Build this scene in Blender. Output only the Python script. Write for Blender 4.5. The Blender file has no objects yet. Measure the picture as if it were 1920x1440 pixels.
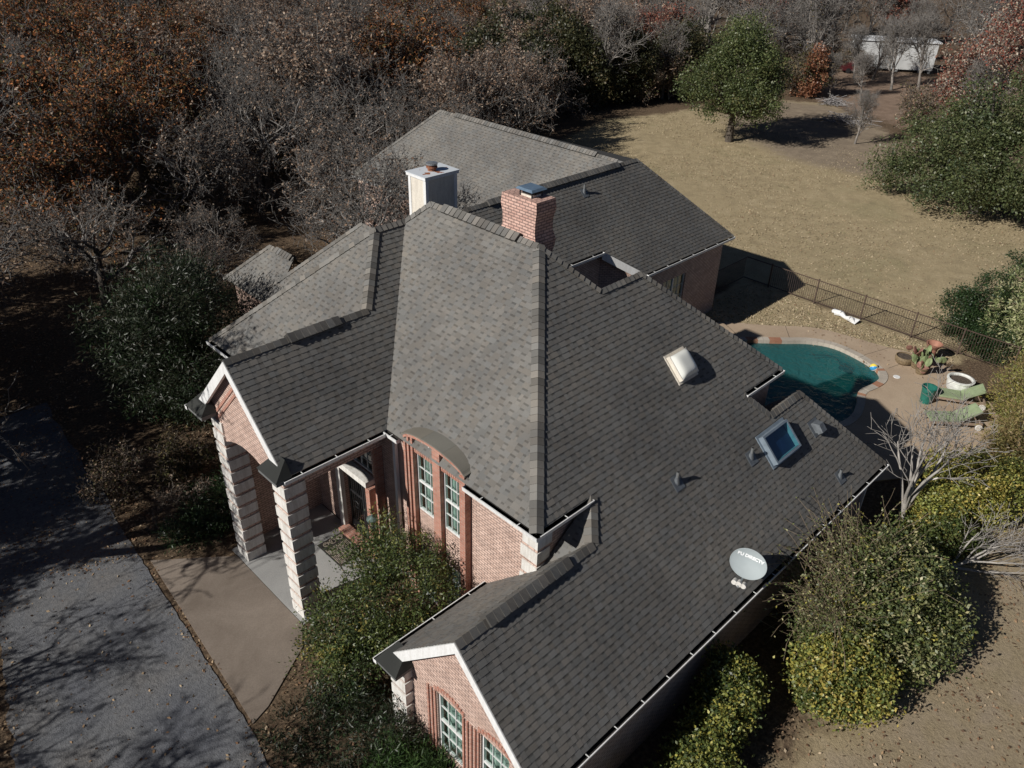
import bpy, bmesh, math, random
import numpy as np
from mathutils import Vector, Matrix
from mathutils.geometry import tessellate_polygon

# ------------------------------------------------------------------ camera, light, exposure
SC = bpy.context.scene
COL = SC.collection
rad = math.radians


def cam_matrix(pitch, roll, yaw, loc):
    f = Vector((math.cos(yaw) * math.cos(pitch), math.sin(yaw) * math.cos(pitch), -math.sin(pitch)))
    r = Vector((math.sin(yaw), -math.cos(yaw), 0))
    u = r.cross(f)
    r2 = math.cos(roll) * r + math.sin(roll) * u
    u2 = -math.sin(roll) * r + math.cos(roll) * u
    m = Matrix.Identity(4)
    for i in range(3):
        m[i][0], m[i][1], m[i][2], m[i][3] = r2[i], u2[i], -f[i], loc[i]
    return m


cd = bpy.data.cameras.new("camera")
cam = bpy.data.objects.new("camera", cd)
COL.objects.link(cam)
cam.matrix_world = cam_matrix(0.552145519, 0.0279292230, 0.779147540, (0, 0, 20.0))
cd.sensor_width = 36.0
cd.lens = 36.0 * 1489.48542 / 1920.0
cd.clip_start = 0.1
cd.clip_end = 3000
SC.camera = cam

SUN_AZ, SUN_EL = rad(-12.0), rad(32.0)          # heading of the light and its height
L = Vector((math.cos(SUN_AZ) * math.cos(SUN_EL), math.sin(SUN_AZ) * math.cos(SUN_EL), -math.sin(SUN_EL)))
sl = bpy.data.lights.new("sun", 'SUN')
sl.energy = 5.0
sl.angle = rad(0.53)
sl.color = (1.0, 0.955, 0.89)
sun = bpy.data.objects.new("sun", sl)
COL.objects.link(sun)
sun.rotation_euler = L.to_track_quat('-Z', 'Y').to_euler()
sun.location = (-40, 10, 60)

W = bpy.data.worlds.new("World")
SC.world = W
W.use_nodes = True
nt = W.node_tree
bg = nt.nodes["Background"]
sky = nt.nodes.new("ShaderNodeTexSky")
sky.sky_type = 'NISHITA'
sky.sun_disc = False
sky.sun_elevation = SUN_EL
sky.sun_rotation = math.atan2(-L.x, -L.y)
sky.air_density = 0.35
sky.dust_density = 0.1
nt.links.new(sky.outputs[0], bg.inputs[0])
bg.inputs[1].default_value = 0.05
SC.view_settings.view_transform = 'Standard'
SC.view_settings.look = 'None'
SC.view_settings.exposure = -0.03
SC.view_settings.gamma = 1.0
SC.cycles.max_bounces = 6
SC.cycles.transparent_max_bounces = 12
SC.cycles.caustics_reflective = False
SC.cycles.caustics_refractive = False

RNG = np.random.default_rng(7)
PY = random.Random(11)


# ------------------------------------------------------------------ materials
def newmat(name):
    m = bpy.data.materials.new(name)
    m.use_nodes = True
    n = m.node_tree
    b = n.nodes["Principled BSDF"]
    return m, n.nodes, n.links, b


def node(N, t, **kw):
    x = N.new(t)
    for k, v in kw.items():
        setattr(x, k, v)
    return x


def ramp(N, stops, interp='LINEAR'):
    r = N.new("ShaderNodeValToRGB")
    r.color_ramp.interpolation = interp
    e = r.color_ramp.elements
    while len(e) < len(stops):
        e.new(0.5)
    for i, (p, c) in enumerate(stops):
        e[i].position = p
        e[i].color = (*c, 1) if len(c) == 3 else c
    return r


def plain(name, col, rough=0.6, metal=0.0, var=0.15, scale=6.0, bump=0.0, bscale=60.0, spec=0.4):
    """one colour with soft mottling and a fine bump"""
    m, N, K, b = newmat(name)
    tc = N.new("ShaderNodeTexCoord")
    nz = N.new("ShaderNodeTexNoise")
    nz.inputs["Scale"].default_value = scale
    nz.inputs["Detail"].default_value = 6
    K.new(tc.outputs["Object"], nz.inputs["Vector"])
    lo = tuple(max(0, c * (1 - var)) for c in col)
    hi = tuple(min(1, c * (1 + var)) for c in col)
    r = ramp(N, [(0.3, lo), (0.7, hi)])
    K.new(nz.outputs[0], r.inputs[0])
    K.new(r.outputs[0], b.inputs["Base Color"])
    b.inputs["Roughness"].default_value = rough
    b.inputs["Metallic"].default_value = metal
    b.inputs["Specular IOR Level"].default_value = spec
    if bump:
        n2 = N.new("ShaderNodeTexNoise")
        n2.inputs["Scale"].default_value = bscale
        n2.inputs["Detail"].default_value = 5
        K.new(tc.outputs["Object"], n2.inputs["Vector"])
        bp = N.new("ShaderNodeBump")
        bp.inputs["Strength"].default_value = bump
        bp.inputs["Distance"].default_value = 0.02
        K.new(n2.outputs[0], bp.inputs["Height"])
        K.new(bp.outputs[0], b.inputs["Normal"])
    return m


def stained(name, col, rough=0.6, dirt=(0.42, 0.40, 0.36), amt=0.5, bump=0.12):
    """paint or stone with vertical dirt streaks and blotches"""
    m, N, K, b = newmat(name)
    tc = N.new("ShaderNodeTexCoord")
    mp = N.new("ShaderNodeMapping")
    mp.inputs["Scale"].default_value = (5.0, 5.0, 0.7)
    K.new(tc.outputs["Object"], mp.inputs["Vector"])
    a = N.new("ShaderNodeTexNoise")
    a.inputs["Scale"].default_value = 1.6
    a.inputs["Detail"].default_value = 9
    a.inputs["Roughness"].default_value = 0.68
    K.new(mp.outputs[0], a.inputs["Vector"])
    c = N.new("ShaderNodeTexNoise")
    c.inputs["Scale"].default_value = 22
    c.inputs["Detail"].default_value = 6
    K.new(tc.outputs["Object"], c.inputs["Vector"])
    r = ramp(N, [(0.42, (1, 1, 1)), (0.72, tuple(1 - amt * (1 - d / max(k, 0.01)) if d < k else 1 for d, k in zip(dirt, col)))])
    K.new(a.outputs[0], r.inputs[0])
    r2 = ramp(N, [(0.3, (0.9,) * 3), (0.7, (1.04,) * 3)])
    K.new(c.outputs[0], r2.inputs[0])
    x = node(N, "ShaderNodeMix", data_type='RGBA', blend_type='MULTIPLY')
    x.inputs[0].default_value = 1
    x.inputs[6].default_value = (*col, 1)
    K.new(r.outputs[0], x.inputs[7])
    y = node(N, "ShaderNodeMix", data_type='RGBA', blend_type='MULTIPLY')
    y.inputs[0].default_value = 1
    K.new(x.outputs[2], y.inputs[6])
    K.new(r2.outputs[0], y.inputs[7])
    K.new(y.outputs[2], b.inputs["Base Color"])
    b.inputs["Roughness"].default_value = rough
    bp = N.new("ShaderNodeBump")
    bp.inputs["Strength"].default_value = bump
    bp.inputs["Distance"].default_value = 0.01
    K.new(c.outputs[0], bp.inputs["Height"])
    K.new(bp.outputs[0], b.inputs["Normal"])
    return m


def mat_col(name, rough=0.7, transl=0.0, grain=0.0, gscale=40.0, spec=0.3, bump=0.0):
    """colour read from the mesh's own per-piece colours"""
    m, N, K, b = newmat(name)
    a = N.new("ShaderNodeAttribute")
    a.attribute_name = "Col"
    src = a.outputs["Color"]
    if grain:
        tc = N.new("ShaderNodeTexCoord")
        nz = N.new("ShaderNodeTexNoise")
        nz.inputs["Scale"].default_value = gscale
        nz.inputs["Detail"].default_value = 8
        nz.inputs["Roughness"].default_value = 0.7
        K.new(tc.outputs["Object"], nz.inputs["Vector"])
        big = N.new("ShaderNodeTexNoise")
        big.inputs["Scale"].default_value = 0.45
        big.inputs["Detail"].default_value = 7
        K.new(tc.outputs["Object"], big.inputs["Vector"])
        r = ramp(N, [(0.25, (1 - grain,) * 3), (0.75, (1 + grain,) * 3)])
        K.new(nz.outputs[0], r.inputs[0])
        rb = ramp(N, [(0.25, (0.76, 0.76, 0.77)), (0.5, (0.98, 0.98, 0.98)), (0.75, (1.2, 1.18, 1.14))])
        K.new(big.outputs[0], rb.inputs[0])
        mx = node(N, "ShaderNodeMix", data_type='RGBA', blend_type='MULTIPLY')
        mx.inputs[0].default_value = 1
        K.new(src, mx.inputs[6])
        K.new(r.outputs[0], mx.inputs[7])
        mx2 = node(N, "ShaderNodeMix", data_type='RGBA', blend_type='MULTIPLY')
        mx2.inputs[0].default_value = 1
        K.new(mx.outputs[2], mx2.inputs[6])
        K.new(rb.outputs[0], mx2.inputs[7])
        src = mx2.outputs[2]
        if bump:
            bp = N.new("ShaderNodeBump")
            bp.inputs["Strength"].default_value = bump
            bp.inputs["Distance"].default_value = 0.01
            K.new(nz.outputs[0], bp.inputs["Height"])
            K.new(bp.outputs[0], b.inputs["Normal"])
    K.new(src, b.inputs["Base Color"])
    b.inputs["Roughness"].default_value = rough
    b.inputs["Specular IOR Level"].default_value = spec
    if transl:
        t = N.new("ShaderNodeBsdfTranslucent")
        K.new(src, t.inputs[0])
        ms = N.new("ShaderNodeMixShader")
        ms.inputs[0].default_value = transl
        K.new(b.outputs[0], ms.inputs[1])
        K.new(t.outputs[0], ms.inputs[2])
        K.new(ms.outputs[0], N["Material Output"].inputs[0])
    return m


def mat_brick(name, c1, c2, mortar, bw=0.235, bh=0.092, ms=0.011, bump=0.6):
    m, N, K, b = newmat(name)
    uv = N.new("ShaderNodeUVMap")
    br = N.new("ShaderNodeTexBrick")
    br.inputs["Scale"].default_value = 1.0
    br.inputs["Brick Width"].default_value = bw
    br.inputs["Row Height"].default_value = bh
    br.inputs["Mortar Size"].default_value = ms
    br.inputs["Mortar Smooth"].default_value = 0.2
    br.inputs["Color1"].default_value = (*c1, 1)
    br.inputs["Color2"].default_value = (*c2, 1)
    br.inputs["Mortar"].default_value = (*mortar, 1)
    K.new(uv.outputs[0], br.inputs["Vector"])
    nz = N.new("ShaderNodeTexNoise")
    nz.inputs["Scale"].default_value = 3.0
    nz.inputs["Detail"].default_value = 8
    K.new(uv.outputs[0], nz.inputs["Vector"])
    r = ramp(N, [(0.3, (0.78, 0.76, 0.75)), (0.7, (1.12, 1.1, 1.08))])
    K.new(nz.outputs[0], r.inputs[0])
    mx = node(N, "ShaderNodeMix", data_type='RGBA', blend_type='MULTIPLY')
    mx.inputs[0].default_value = 1
    K.new(br.outputs["Color"], mx.inputs[6])
    K.new(r.outputs[0], mx.inputs[7])
    K.new(mx.outputs[2], b.inputs["Base Color"])
    b.inputs["Roughness"].default_value = 0.85
    bp = N.new("ShaderNodeBump")
    bp.invert = True
    bp.inputs["Strength"].default_value = bump
    bp.inputs["Distance"].default_value = 0.012
    K.new(br.outputs["Fac"], bp.inputs["Height"])
    K.new(bp.outputs[0], b.inputs["Normal"])
    return m


M = {}
M['shingle'] = mat_col('asphalt_shingle', rough=0.95, grain=0.16, gscale=60, spec=0.12, bump=0.35)
M['brick'] = mat_brick('pink_brick', (0.64, 0.48, 0.41), (0.54, 0.385, 0.32), (0.27, 0.20, 0.175), ms=0.016)
M['brick_red'] = mat_brick('red_brick', (0.47, 0.23, 0.17), (0.38, 0.165, 0.12), (0.42, 0.32, 0.27))
M['brick_chim'] = mat_brick('chimney_brick', (0.66, 0.45, 0.38), (0.57, 0.36, 0.30), (0.24, 0.16, 0.14), ms=0.017)
M['stone'] = stained('cast_limestone', (0.72, 0.71, 0.68), 0.85, (0.40, 0.36, 0.31), 0.7, 0.3)
M['white'] = stained('white_paint', (0.80, 0.81, 0.81), 0.55, (0.5, 0.48, 0.45), 0.5, 0.05)
M['cream'] = stained('cream_stucco', (0.72, 0.67, 0.58), 0.85, (0.42, 0.38, 0.33), 0.6, 0.3)
M['trimgrey'] = plain('grey_painted_metal', (0.30, 0.33, 0.37), 0.45, var=0.12)
M['lead'] = plain('grey_flashing', (0.15, 0.165, 0.18), 0.5, metal=0.3, var=0.2, scale=9)
M['galv'] = plain('galvanised_metal', (0.34, 0.36, 0.37), 0.4, metal=0.6, var=0.15)
M['bluecap'] = plain('blue_grey_cap', (0.17, 0.25, 0.34), 0.35, metal=0.4, var=0.2)
M['rust'] = plain('rusty_steel', (0.22, 0.09, 0.05), 0.8, var=0.4, scale=14)
M['dark'] = plain('dark_shadow_gap', (0.012, 0.012, 0.013), 0.9, var=0.2)
M['debris_shade'] = plain('gutter_debris_and_shade', (0.03, 0.027, 0.024), 0.95, var=0.5, scale=12, bump=0.5)  # debris plus the trough's shadow, put into one dark colour
M['fascia'] = plain('weathered_fascia', (0.30, 0.31, 0.31), 0.6, var=0.15)
M['concrete'] = None
M['black_iron'] = plain('black_iron', (0.02, 0.02, 0.022), 0.45, var=0.2)
M['rusty_iron'] = plain('brown_iron_fence', (0.075, 0.05, 0.038), 0.7, var=0.35, scale=8)
M['wood'] = plain('weathered_wood', (0.27, 0.20, 0.15), 0.8, var=0.3, scale=7, bump=0.4)
M['soil'] = plain('potting_soil', (0.09, 0.07, 0.055), 0.95, var=0.5, scale=16, bump=0.9)
M['terracotta'] = plain('terracotta', (0.33, 0.16, 0.11), 0.75, var=0.15)
M['basket'] = plain('brown_glazed_pot', (0.20, 0.15, 0.09), 0.6, var=0.35, scale=12, bump=0.7)
M['urn'] = plain('white_urn', (0.62, 0.63, 0.60), 0.7, var=0.16, scale=6, bump=0.5, bscale=14)
M['cushion'] = plain('green_cushion', (0.25, 0.31, 0.18), 0.85, var=0.15, scale=5, bump=0.3, bscale=20)
M['binlid'] = plain('green_plastic', (0.02, 0.14, 0.11), 0.4, var=0.25)
M['cactus'] = plain('cactus_green', (0.20, 0.25, 0.12), 0.6, var=0.4, scale=5)
M['cactus_red'] = plain('cactus_red', (0.27, 0.14, 0.11), 0.6, var=0.35, scale=6)
M['mat'] = plain('rubber_doormat', (0.03, 0.028, 0.026), 0.9, var=0.3)
M['mattan'] = plain('doormat_scroll', (0.32, 0.27, 0.22), 0.9, var=0.15)
M['dish'] = plain('dish_grey', (0.34, 0.385, 0.40), 0.6, var=0.03, spec=0.2)
M['letter'] = plain('dish_letters', (0.86, 0.88, 0.89), 0.6, var=0.02)
M['leaf'] = mat_col('leaf', rough=0.45, transl=0.3, spec=0.45)
M['leafdry'] = mat_col('dry_leaf', rough=0.8, transl=0.2, spec=0.15)
M['bark'] = mat_col('bark', rough=0.95, grain=0.35, gscale=5, spec=0.1)
M['curtain'] = plain('pale_curtain', (0.46, 0.54, 0.50), 0.9, var=0.25, scale=3)
M['interior'] = plain('dim_interior', (0.05, 0.055, 0.05), 0.9, var=0.3, scale=1.5)


def mat_glass(name, tint, rough=0.02, mixmin=0.12, murk=None):
    m, N, K, b = newmat(name)
    N.remove(b)
    tr = N.new("ShaderNodeBsdfTransparent")
    tr.inputs[0].default_value = (*tint, 1)
    gl = N.new("ShaderNodeBsdfGlossy")
    gl.inputs["Roughness"].default_value = rough
    lw = N.new("ShaderNodeLayerWeight")
    lw.inputs[0].default_value = 0.5
    pw = node(N, "ShaderNodeMath", operation='POWER')
    pw.inputs[1].default_value = 5.0
    K.new(lw.outputs["Facing"], pw.inputs[0])
    ad = node(N, "ShaderNodeMath", operation='MULTIPLY_ADD')
    ad.inputs[1].default_value = 0.9
    ad.inputs[2].default_value = mixmin + 0.04
    K.new(pw.outputs[0], ad.inputs[0])
    ms = N.new("ShaderNodeMixShader")
    K.new(ad.outputs[0], ms.inputs[0])
    body = tr
    if murk:
        df = N.new("ShaderNodeBsdfDiffuse")
        df.inputs[0].default_value = (*murk, 1)
        body = N.new("ShaderNodeMixShader")
        body.inputs[0].default_value = 0.5
        K.new(tr.outputs[0], body.inputs[1])
        K.new(df.outputs[0], body.inputs[2])
    K.new(body.outputs[0], ms.inputs[1])
    K.new(gl.outputs[0], ms.inputs[2])
    K.new(ms.outputs[0], N["Material Output"].inputs[0])
    return m, N, K, gl, tr


M['glass'] = mat_glass('window_glass', (0.78, 0.88, 0.85), mixmin=0.07)[0]
M['skyglass'] = mat_glass('skylight_glass', (0.42, 0.66, 0.80), mixmin=0.10)[0]
gm, N_, K_, gl_, tr_ = mat_glass('pool_water', (0.16, 0.47, 0.45), rough=0.04, mixmin=0.0, murk=(0.040, 0.150, 0.160))
_tc = N_.new("ShaderNodeTexCoord")
_wv = N_.new("ShaderNodeTexNoise")
_wv.inputs["Scale"].default_value = 2.4
_wv.inputs["Detail"].default_value = 4
_wv.inputs["Distortion"].default_value = 1.2
K_.new(_tc.outputs["Object"], _wv.inputs["Vector"])
_bp = N_.new("ShaderNodeBump")
_bp.inputs["Strength"].default_value = 0.8
_bp.inputs["Distance"].default_value = 0.14
K_.new(_wv.outputs[0], _bp.inputs["Height"])
K_.new(_bp.outputs[0], gl_.inputs["Normal"])
for _n in N_:
    if _n.type == 'BSDF_DIFFUSE':
        K_.new(_bp.outputs[0], _n.inputs["Normal"])
M['water'] = gm


def mat_dome():
    m, N, K, b = newmat('white_acrylic')
    b.inputs["Base Color"].default_value = (0.78, 0.79, 0.74, 1)
    b.inputs["Roughness"].default_value = 0.25
    return m


M['dome'] = mat_dome()


def mat_plaster():
    m, N, K, b = newmat('pool_plaster')
    tc = N.new("ShaderNodeTexCoord")
    mp = N.new("ShaderNodeTexVoronoi")
    mp.feature = 'DISTANCE_TO_EDGE'
    mp.inputs["Scale"].default_value = 2.2
    nz = N.new("ShaderNodeTexNoise")
    nz.inputs["Scale"].default_value = 1.2
    nz.inputs["Detail"].default_value = 6
    K.new(tc.outputs["Object"], nz.inputs["Vector"])
    r = ramp(N, [(0.3, (0.20, 0.40, 0.40)), (0.7, (0.30, 0.52, 0.50))])
    K.new(nz.outputs[0], r.inputs[0])
    K.new(r.outputs[0], b.inputs["Base Color"])
    b.inputs["Roughness"].default_value = 0.9
    return m


M['plaster'] = mat_plaster()


def mat_asphalt():
    m, N, K, b = newmat('worn_asphalt')
    tc = N.new("ShaderNodeTexCoord")
    n1 = node(N, "ShaderNodeTexNoise")
    n1.inputs["Scale"].default_value = 0.5
    n1.inputs["Detail"].default_value = 8
    n2 = node(N, "ShaderNodeTexVoronoi")
    n2.inputs["Scale"].default_value = 26
    n3 = node(N, "ShaderNodeTexNoise")
    n3.inputs["Scale"].default_value = 9
    n3.inputs["Detail"].default_value = 8
    n3.inputs["Roughness"].default_value = 0.75
    for n in (n1, n2, n3):
        K.new(tc.outputs["Object"], n.inputs["Vector"])
    r = ramp(N, [(0.3, (0.115, 0.122, 0.14)), (0.5, (0.15, 0.155, 0.165)), (0.72, (0.175, 0.165, 0.155))])
    K.new(n1.outputs[0], r.inputs[0])
    r2 = ramp(N, [(0.25, (0.45, 0.45, 0.46)), (0.5, (0.95, 0.95, 0.95)), (0.78, (1.35, 1.32, 1.28))])
    K.new(n3.outputs[0], r2.inputs[0])
    mx = node(N, "ShaderNodeMix", data_type='RGBA', blend_type='MULTIPLY')
    mx.inputs[0].default_value = 1
    K.new(r.outputs[0], mx.inputs[6])
    K.new(r2.outputs[0], mx.inputs[7])
    K.new(mx.outputs[2], b.inputs["Base Color"])
    wob = node(N, "ShaderNodeMix", data_type='RGBA', blend_type='ADD')
    wob.inputs[0].default_value = 0.5
    K.new(tc.outputs["Object"], wob.inputs[6])
    K.new(n1.outputs["Color"], wob.inputs[7])
    ck = N.new("ShaderNodeTexVoronoi")
    ck.feature = 'DISTANCE_TO_EDGE'
    ck.inputs["Scale"].default_value = 0.42
    K.new(wob.outputs[2], ck.inputs["Vector"])
    rc = ramp(N, [(0.004, (0.35, 0.33, 0.31)), (0.012, (1, 1, 1))])
    K.new(ck.outputs["Distance"], rc.inputs[0])
    mk = node(N, "ShaderNodeMix", data_type='RGBA', blend_type='MULTIPLY')
    mk.inputs[0].default_value = 0.12
    K.new(mx.outputs[2], mk.inputs[6])
    K.new(rc.outputs[0], mk.inputs[7])
    K.new(mk.outputs[2], b.inputs["Base Color"])
    b.inputs["Roughness"].default_value = 0.9
    b.inputs["Specular IOR Level"].default_value = 0.2
    bp = N.new("ShaderNodeBump")
    bp.inputs["Strength"].default_value = 0.9
    bp.inputs["Distance"].default_value = 0.03
    K.new(n3.outputs[0], bp.inputs["Height"])
    bp2 = N.new("ShaderNodeBump")
    bp2.inputs["Strength"].default_value = 0.5
    bp2.inputs["Distance"].default_value = 0.015
    K.new(n2.outputs["Distance"], bp2.inputs["Height"])
    K.new(bp.outputs[0], bp2.inputs["Normal"])
    K.new(bp2.outputs[0], b.inputs["Normal"])
    return m


M['asphalt'] = mat_asphalt()


def mat_concrete(name, a, c, stain=0.5):
    m, N, K, b = newmat(name)
    tc = N.new("ShaderNodeTexCoord")
    n1 = N.new("ShaderNodeTexNoise")
    n1.inputs["Scale"].default_value = 0.6
    n1.inputs["Detail"].default_value = 9
    n1.inputs["Roughness"].default_value = 0.62
    n1.inputs["Distortion"].default_value = 0.5
    n2 = N.new("ShaderNodeTexNoise")
    n2.inputs["Scale"].default_value = 30
    n2.inputs["Detail"].default_value = 6
    K.new(tc.outputs["Object"], n1.inputs["Vector"])
    K.new(tc.outputs["Object"], n2.inputs["Vector"])
    r = ramp(N, [(0.3, a), (0.68, c)])
    K.new(n1.outputs[0], r.inputs[0])
    r2 = ramp(N, [(0.3, (0.85,) * 3), (0.7, (1.1,) * 3)])
    K.new(n2.outputs[0], r2.inputs[0])
    mx = node(N, "ShaderNodeMix", data_type='RGBA', blend_type='MULTIPLY')
    mx.inputs[0].default_value = 1
    K.new(r.outputs[0], mx.inputs[6])
    K.new(r2.outputs[0], mx.inputs[7])
    K.new(mx.outputs[2], b.inputs["Base Color"])
    b.inputs["Roughness"].default_value = 0.85
    bp = N.new("ShaderNodeBump")
    bp.inputs["Strength"].default_value = 0.25
    bp.inputs["Distance"].default_value = 0.01
    K.new(n2.outputs[0], bp.inputs["Height"])
    K.new(bp.outputs[0], b.inputs["Normal"])
    return m


M['pad'] = mat_concrete('brown_stained_concrete', (0.155, 0.125, 0.10), (0.24, 0.20, 0.165))
M['slab'] = mat_concrete('pale_concrete', (0.27, 0.27, 0.265), (0.38, 0.38, 0.37))
M['deck'] = mat_concrete('tan_deck_concrete', (0.36, 0.27, 0.19), (0.46, 0.36, 0.26))
M['coping'] = mat_concrete('pale_coping', (0.36, 0.32, 0.27), (0.52, 0.47, 0.40))
M['flag'] = mat_concrete('red_flagstone', (0.30, 0.13, 0.08), (0.42, 0.24, 0.15))


def mat_ground():
    m, N, K, b = newmat('ground_cover')
    tc = N.new("ShaderNodeTexCoord")
    at = N.new("ShaderNodeAttribute")
    at.attribute_name = "zone"
    sp = N.new("ShaderNodeSeparateColor")
    K.new(at.outputs["Color"], sp.inputs[0])

    def noise(s, d=8, r=0.6, dist=0.0):
        n = N.new("ShaderNodeTexNoise")
        n.inputs["Scale"].default_value = s
        n.inputs["Detail"].default_value = d
        n.inputs["Roughness"].default_value = r
        n.inputs["Distortion"].default_value = dist
        K.new(tc.outputs["Object"], n.inputs["Vector"])
        return n

    big = noise(0.14, 6, 0.6, 0.6)
    mid = noise(0.9, 8, 0.65, 0.4)
    fine = noise(9.0, 8, 0.75)
    vor = N.new("ShaderNodeTexVoronoi")
    vor.inputs["Scale"].default_value = 7.0
    K.new(tc.outputs["Object"], vor.inputs["Vector"])
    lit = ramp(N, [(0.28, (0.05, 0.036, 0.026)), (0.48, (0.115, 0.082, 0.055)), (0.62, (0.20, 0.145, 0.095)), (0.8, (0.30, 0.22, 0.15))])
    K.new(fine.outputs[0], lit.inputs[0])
    grass = ramp(N, [(0.25, (0.27, 0.22, 0.14)), (0.5, (0.37, 0.30, 0.185)), (0.75, (0.44, 0.36, 0.235))])
    K.new(mid.outputs[0], grass.inputs[0])
    green = ramp(N, [(0.56, (0.0,) * 3), (0.72, (0.45,) * 3)])
    K.new(big.outputs[0], green.inputs[0])
    g2 = node(N, "ShaderNodeMix", data_type='RGBA')
    K.new(green.outputs[0], g2.inputs[0])
    K.new(grass.outputs[0], g2.inputs[6])
    g2.inputs[7].default_value = (0.25, 0.235, 0.13, 1)
    bare = ramp(N, [(0.3, (0.20, 0.16, 0.12)), (0.7, (0.32, 0.26, 0.19))])
    K.new(mid.outputs[0], bare.inputs[0])
    red = ramp(N, [(0.3, (0.19, 0.135, 0.10)), (0.7, (0.30, 0.22, 0.165))])
    K.new(mid.outputs[0], red.inputs[0])

    def wob(sock):
        a = node(N, "ShaderNodeMath", operation='MULTIPLY_ADD')
        K.new(mid.outputs[0], a.inputs[0])
        a.inputs[1].default_value = 0.9
        a.inputs[2].default_value = -0.45
        s = node(N, "ShaderNodeMath", operation='ADD')
        K.new(sock, s.inputs[0])
        K.new(a.outputs[0], s.inputs[1])
        mr = N.new("ShaderNodeMapRange")
        mr.inputs[1].default_value = 0.3
        mr.inputs[2].default_value = 0.7
        K.new(s.outputs[0], mr.inputs[0])
        return mr.outputs[0]

    def mixc(f, a, c):
        x = node(N, "ShaderNodeMix", data_type='RGBA')
        K.new(f, x.inputs[0])
        K.new(a, x.inputs[6])
        K.new(c, x.inputs[7])
        return x.outputs[2]

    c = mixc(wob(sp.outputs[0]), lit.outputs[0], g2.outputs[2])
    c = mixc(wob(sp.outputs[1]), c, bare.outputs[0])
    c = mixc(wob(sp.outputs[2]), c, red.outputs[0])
    r2 = ramp(N, [(0.25, (0.62,) * 3), (0.5, (1.0,) * 3), (0.8, (1.28,) * 3)])
    K.new(fine.outputs[0], r2.inputs[0])
    mx = node(N, "ShaderNodeMix", data_type='RGBA', blend_type='MULTIPLY')
    mx.inputs[0].default_value = 0.8
    K.new(c, mx.inputs[6])
    K.new(r2.outputs[0], mx.inputs[7])
    K.new(mx.outputs[2], b.inputs["Base Color"])
    b.inputs["Roughness"].default_value = 0.95
    b.inputs["Specular IOR Level"].default_value = 0.1
    bp = N.new("ShaderNodeBump")
    bp.inputs["Strength"].default_value = 0.8
    bp.inputs["Distance"].default_value = 0.06
    K.new(fine.outputs[0], bp.inputs["Height"])
    K.new(bp.outputs[0], b.inputs["Normal"])
    return m


M['ground'] = mat_ground()


# ------------------------------------------------------------------ object helpers
def tag(o, label=None, cat=None, group=None, kind=None):
    if label:
        o["label"] = label
    if cat:
        o["category"] = cat
    if group:
        o["group"] = group
    if kind:
        o["kind"] = kind
    return o


def empty(name, loc=(0, 0, 0), label=None, cat=None, group=None, rz=0.0):
    o = bpy.data.objects.new(name, None)
    o.location = loc
    o.rotation_euler = (0, 0, rz)
    o.empty_display_size = 0.3
    COL.objects.link(o)
    return tag(o, label, cat, group)


def copy_tree(o, parent=None):
    c = o.copy()
    COL.objects.link(c)
    if parent is not None:
        c.parent = parent
    for ch in list(o.children):
        copy_tree(ch, c)
    return c


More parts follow.
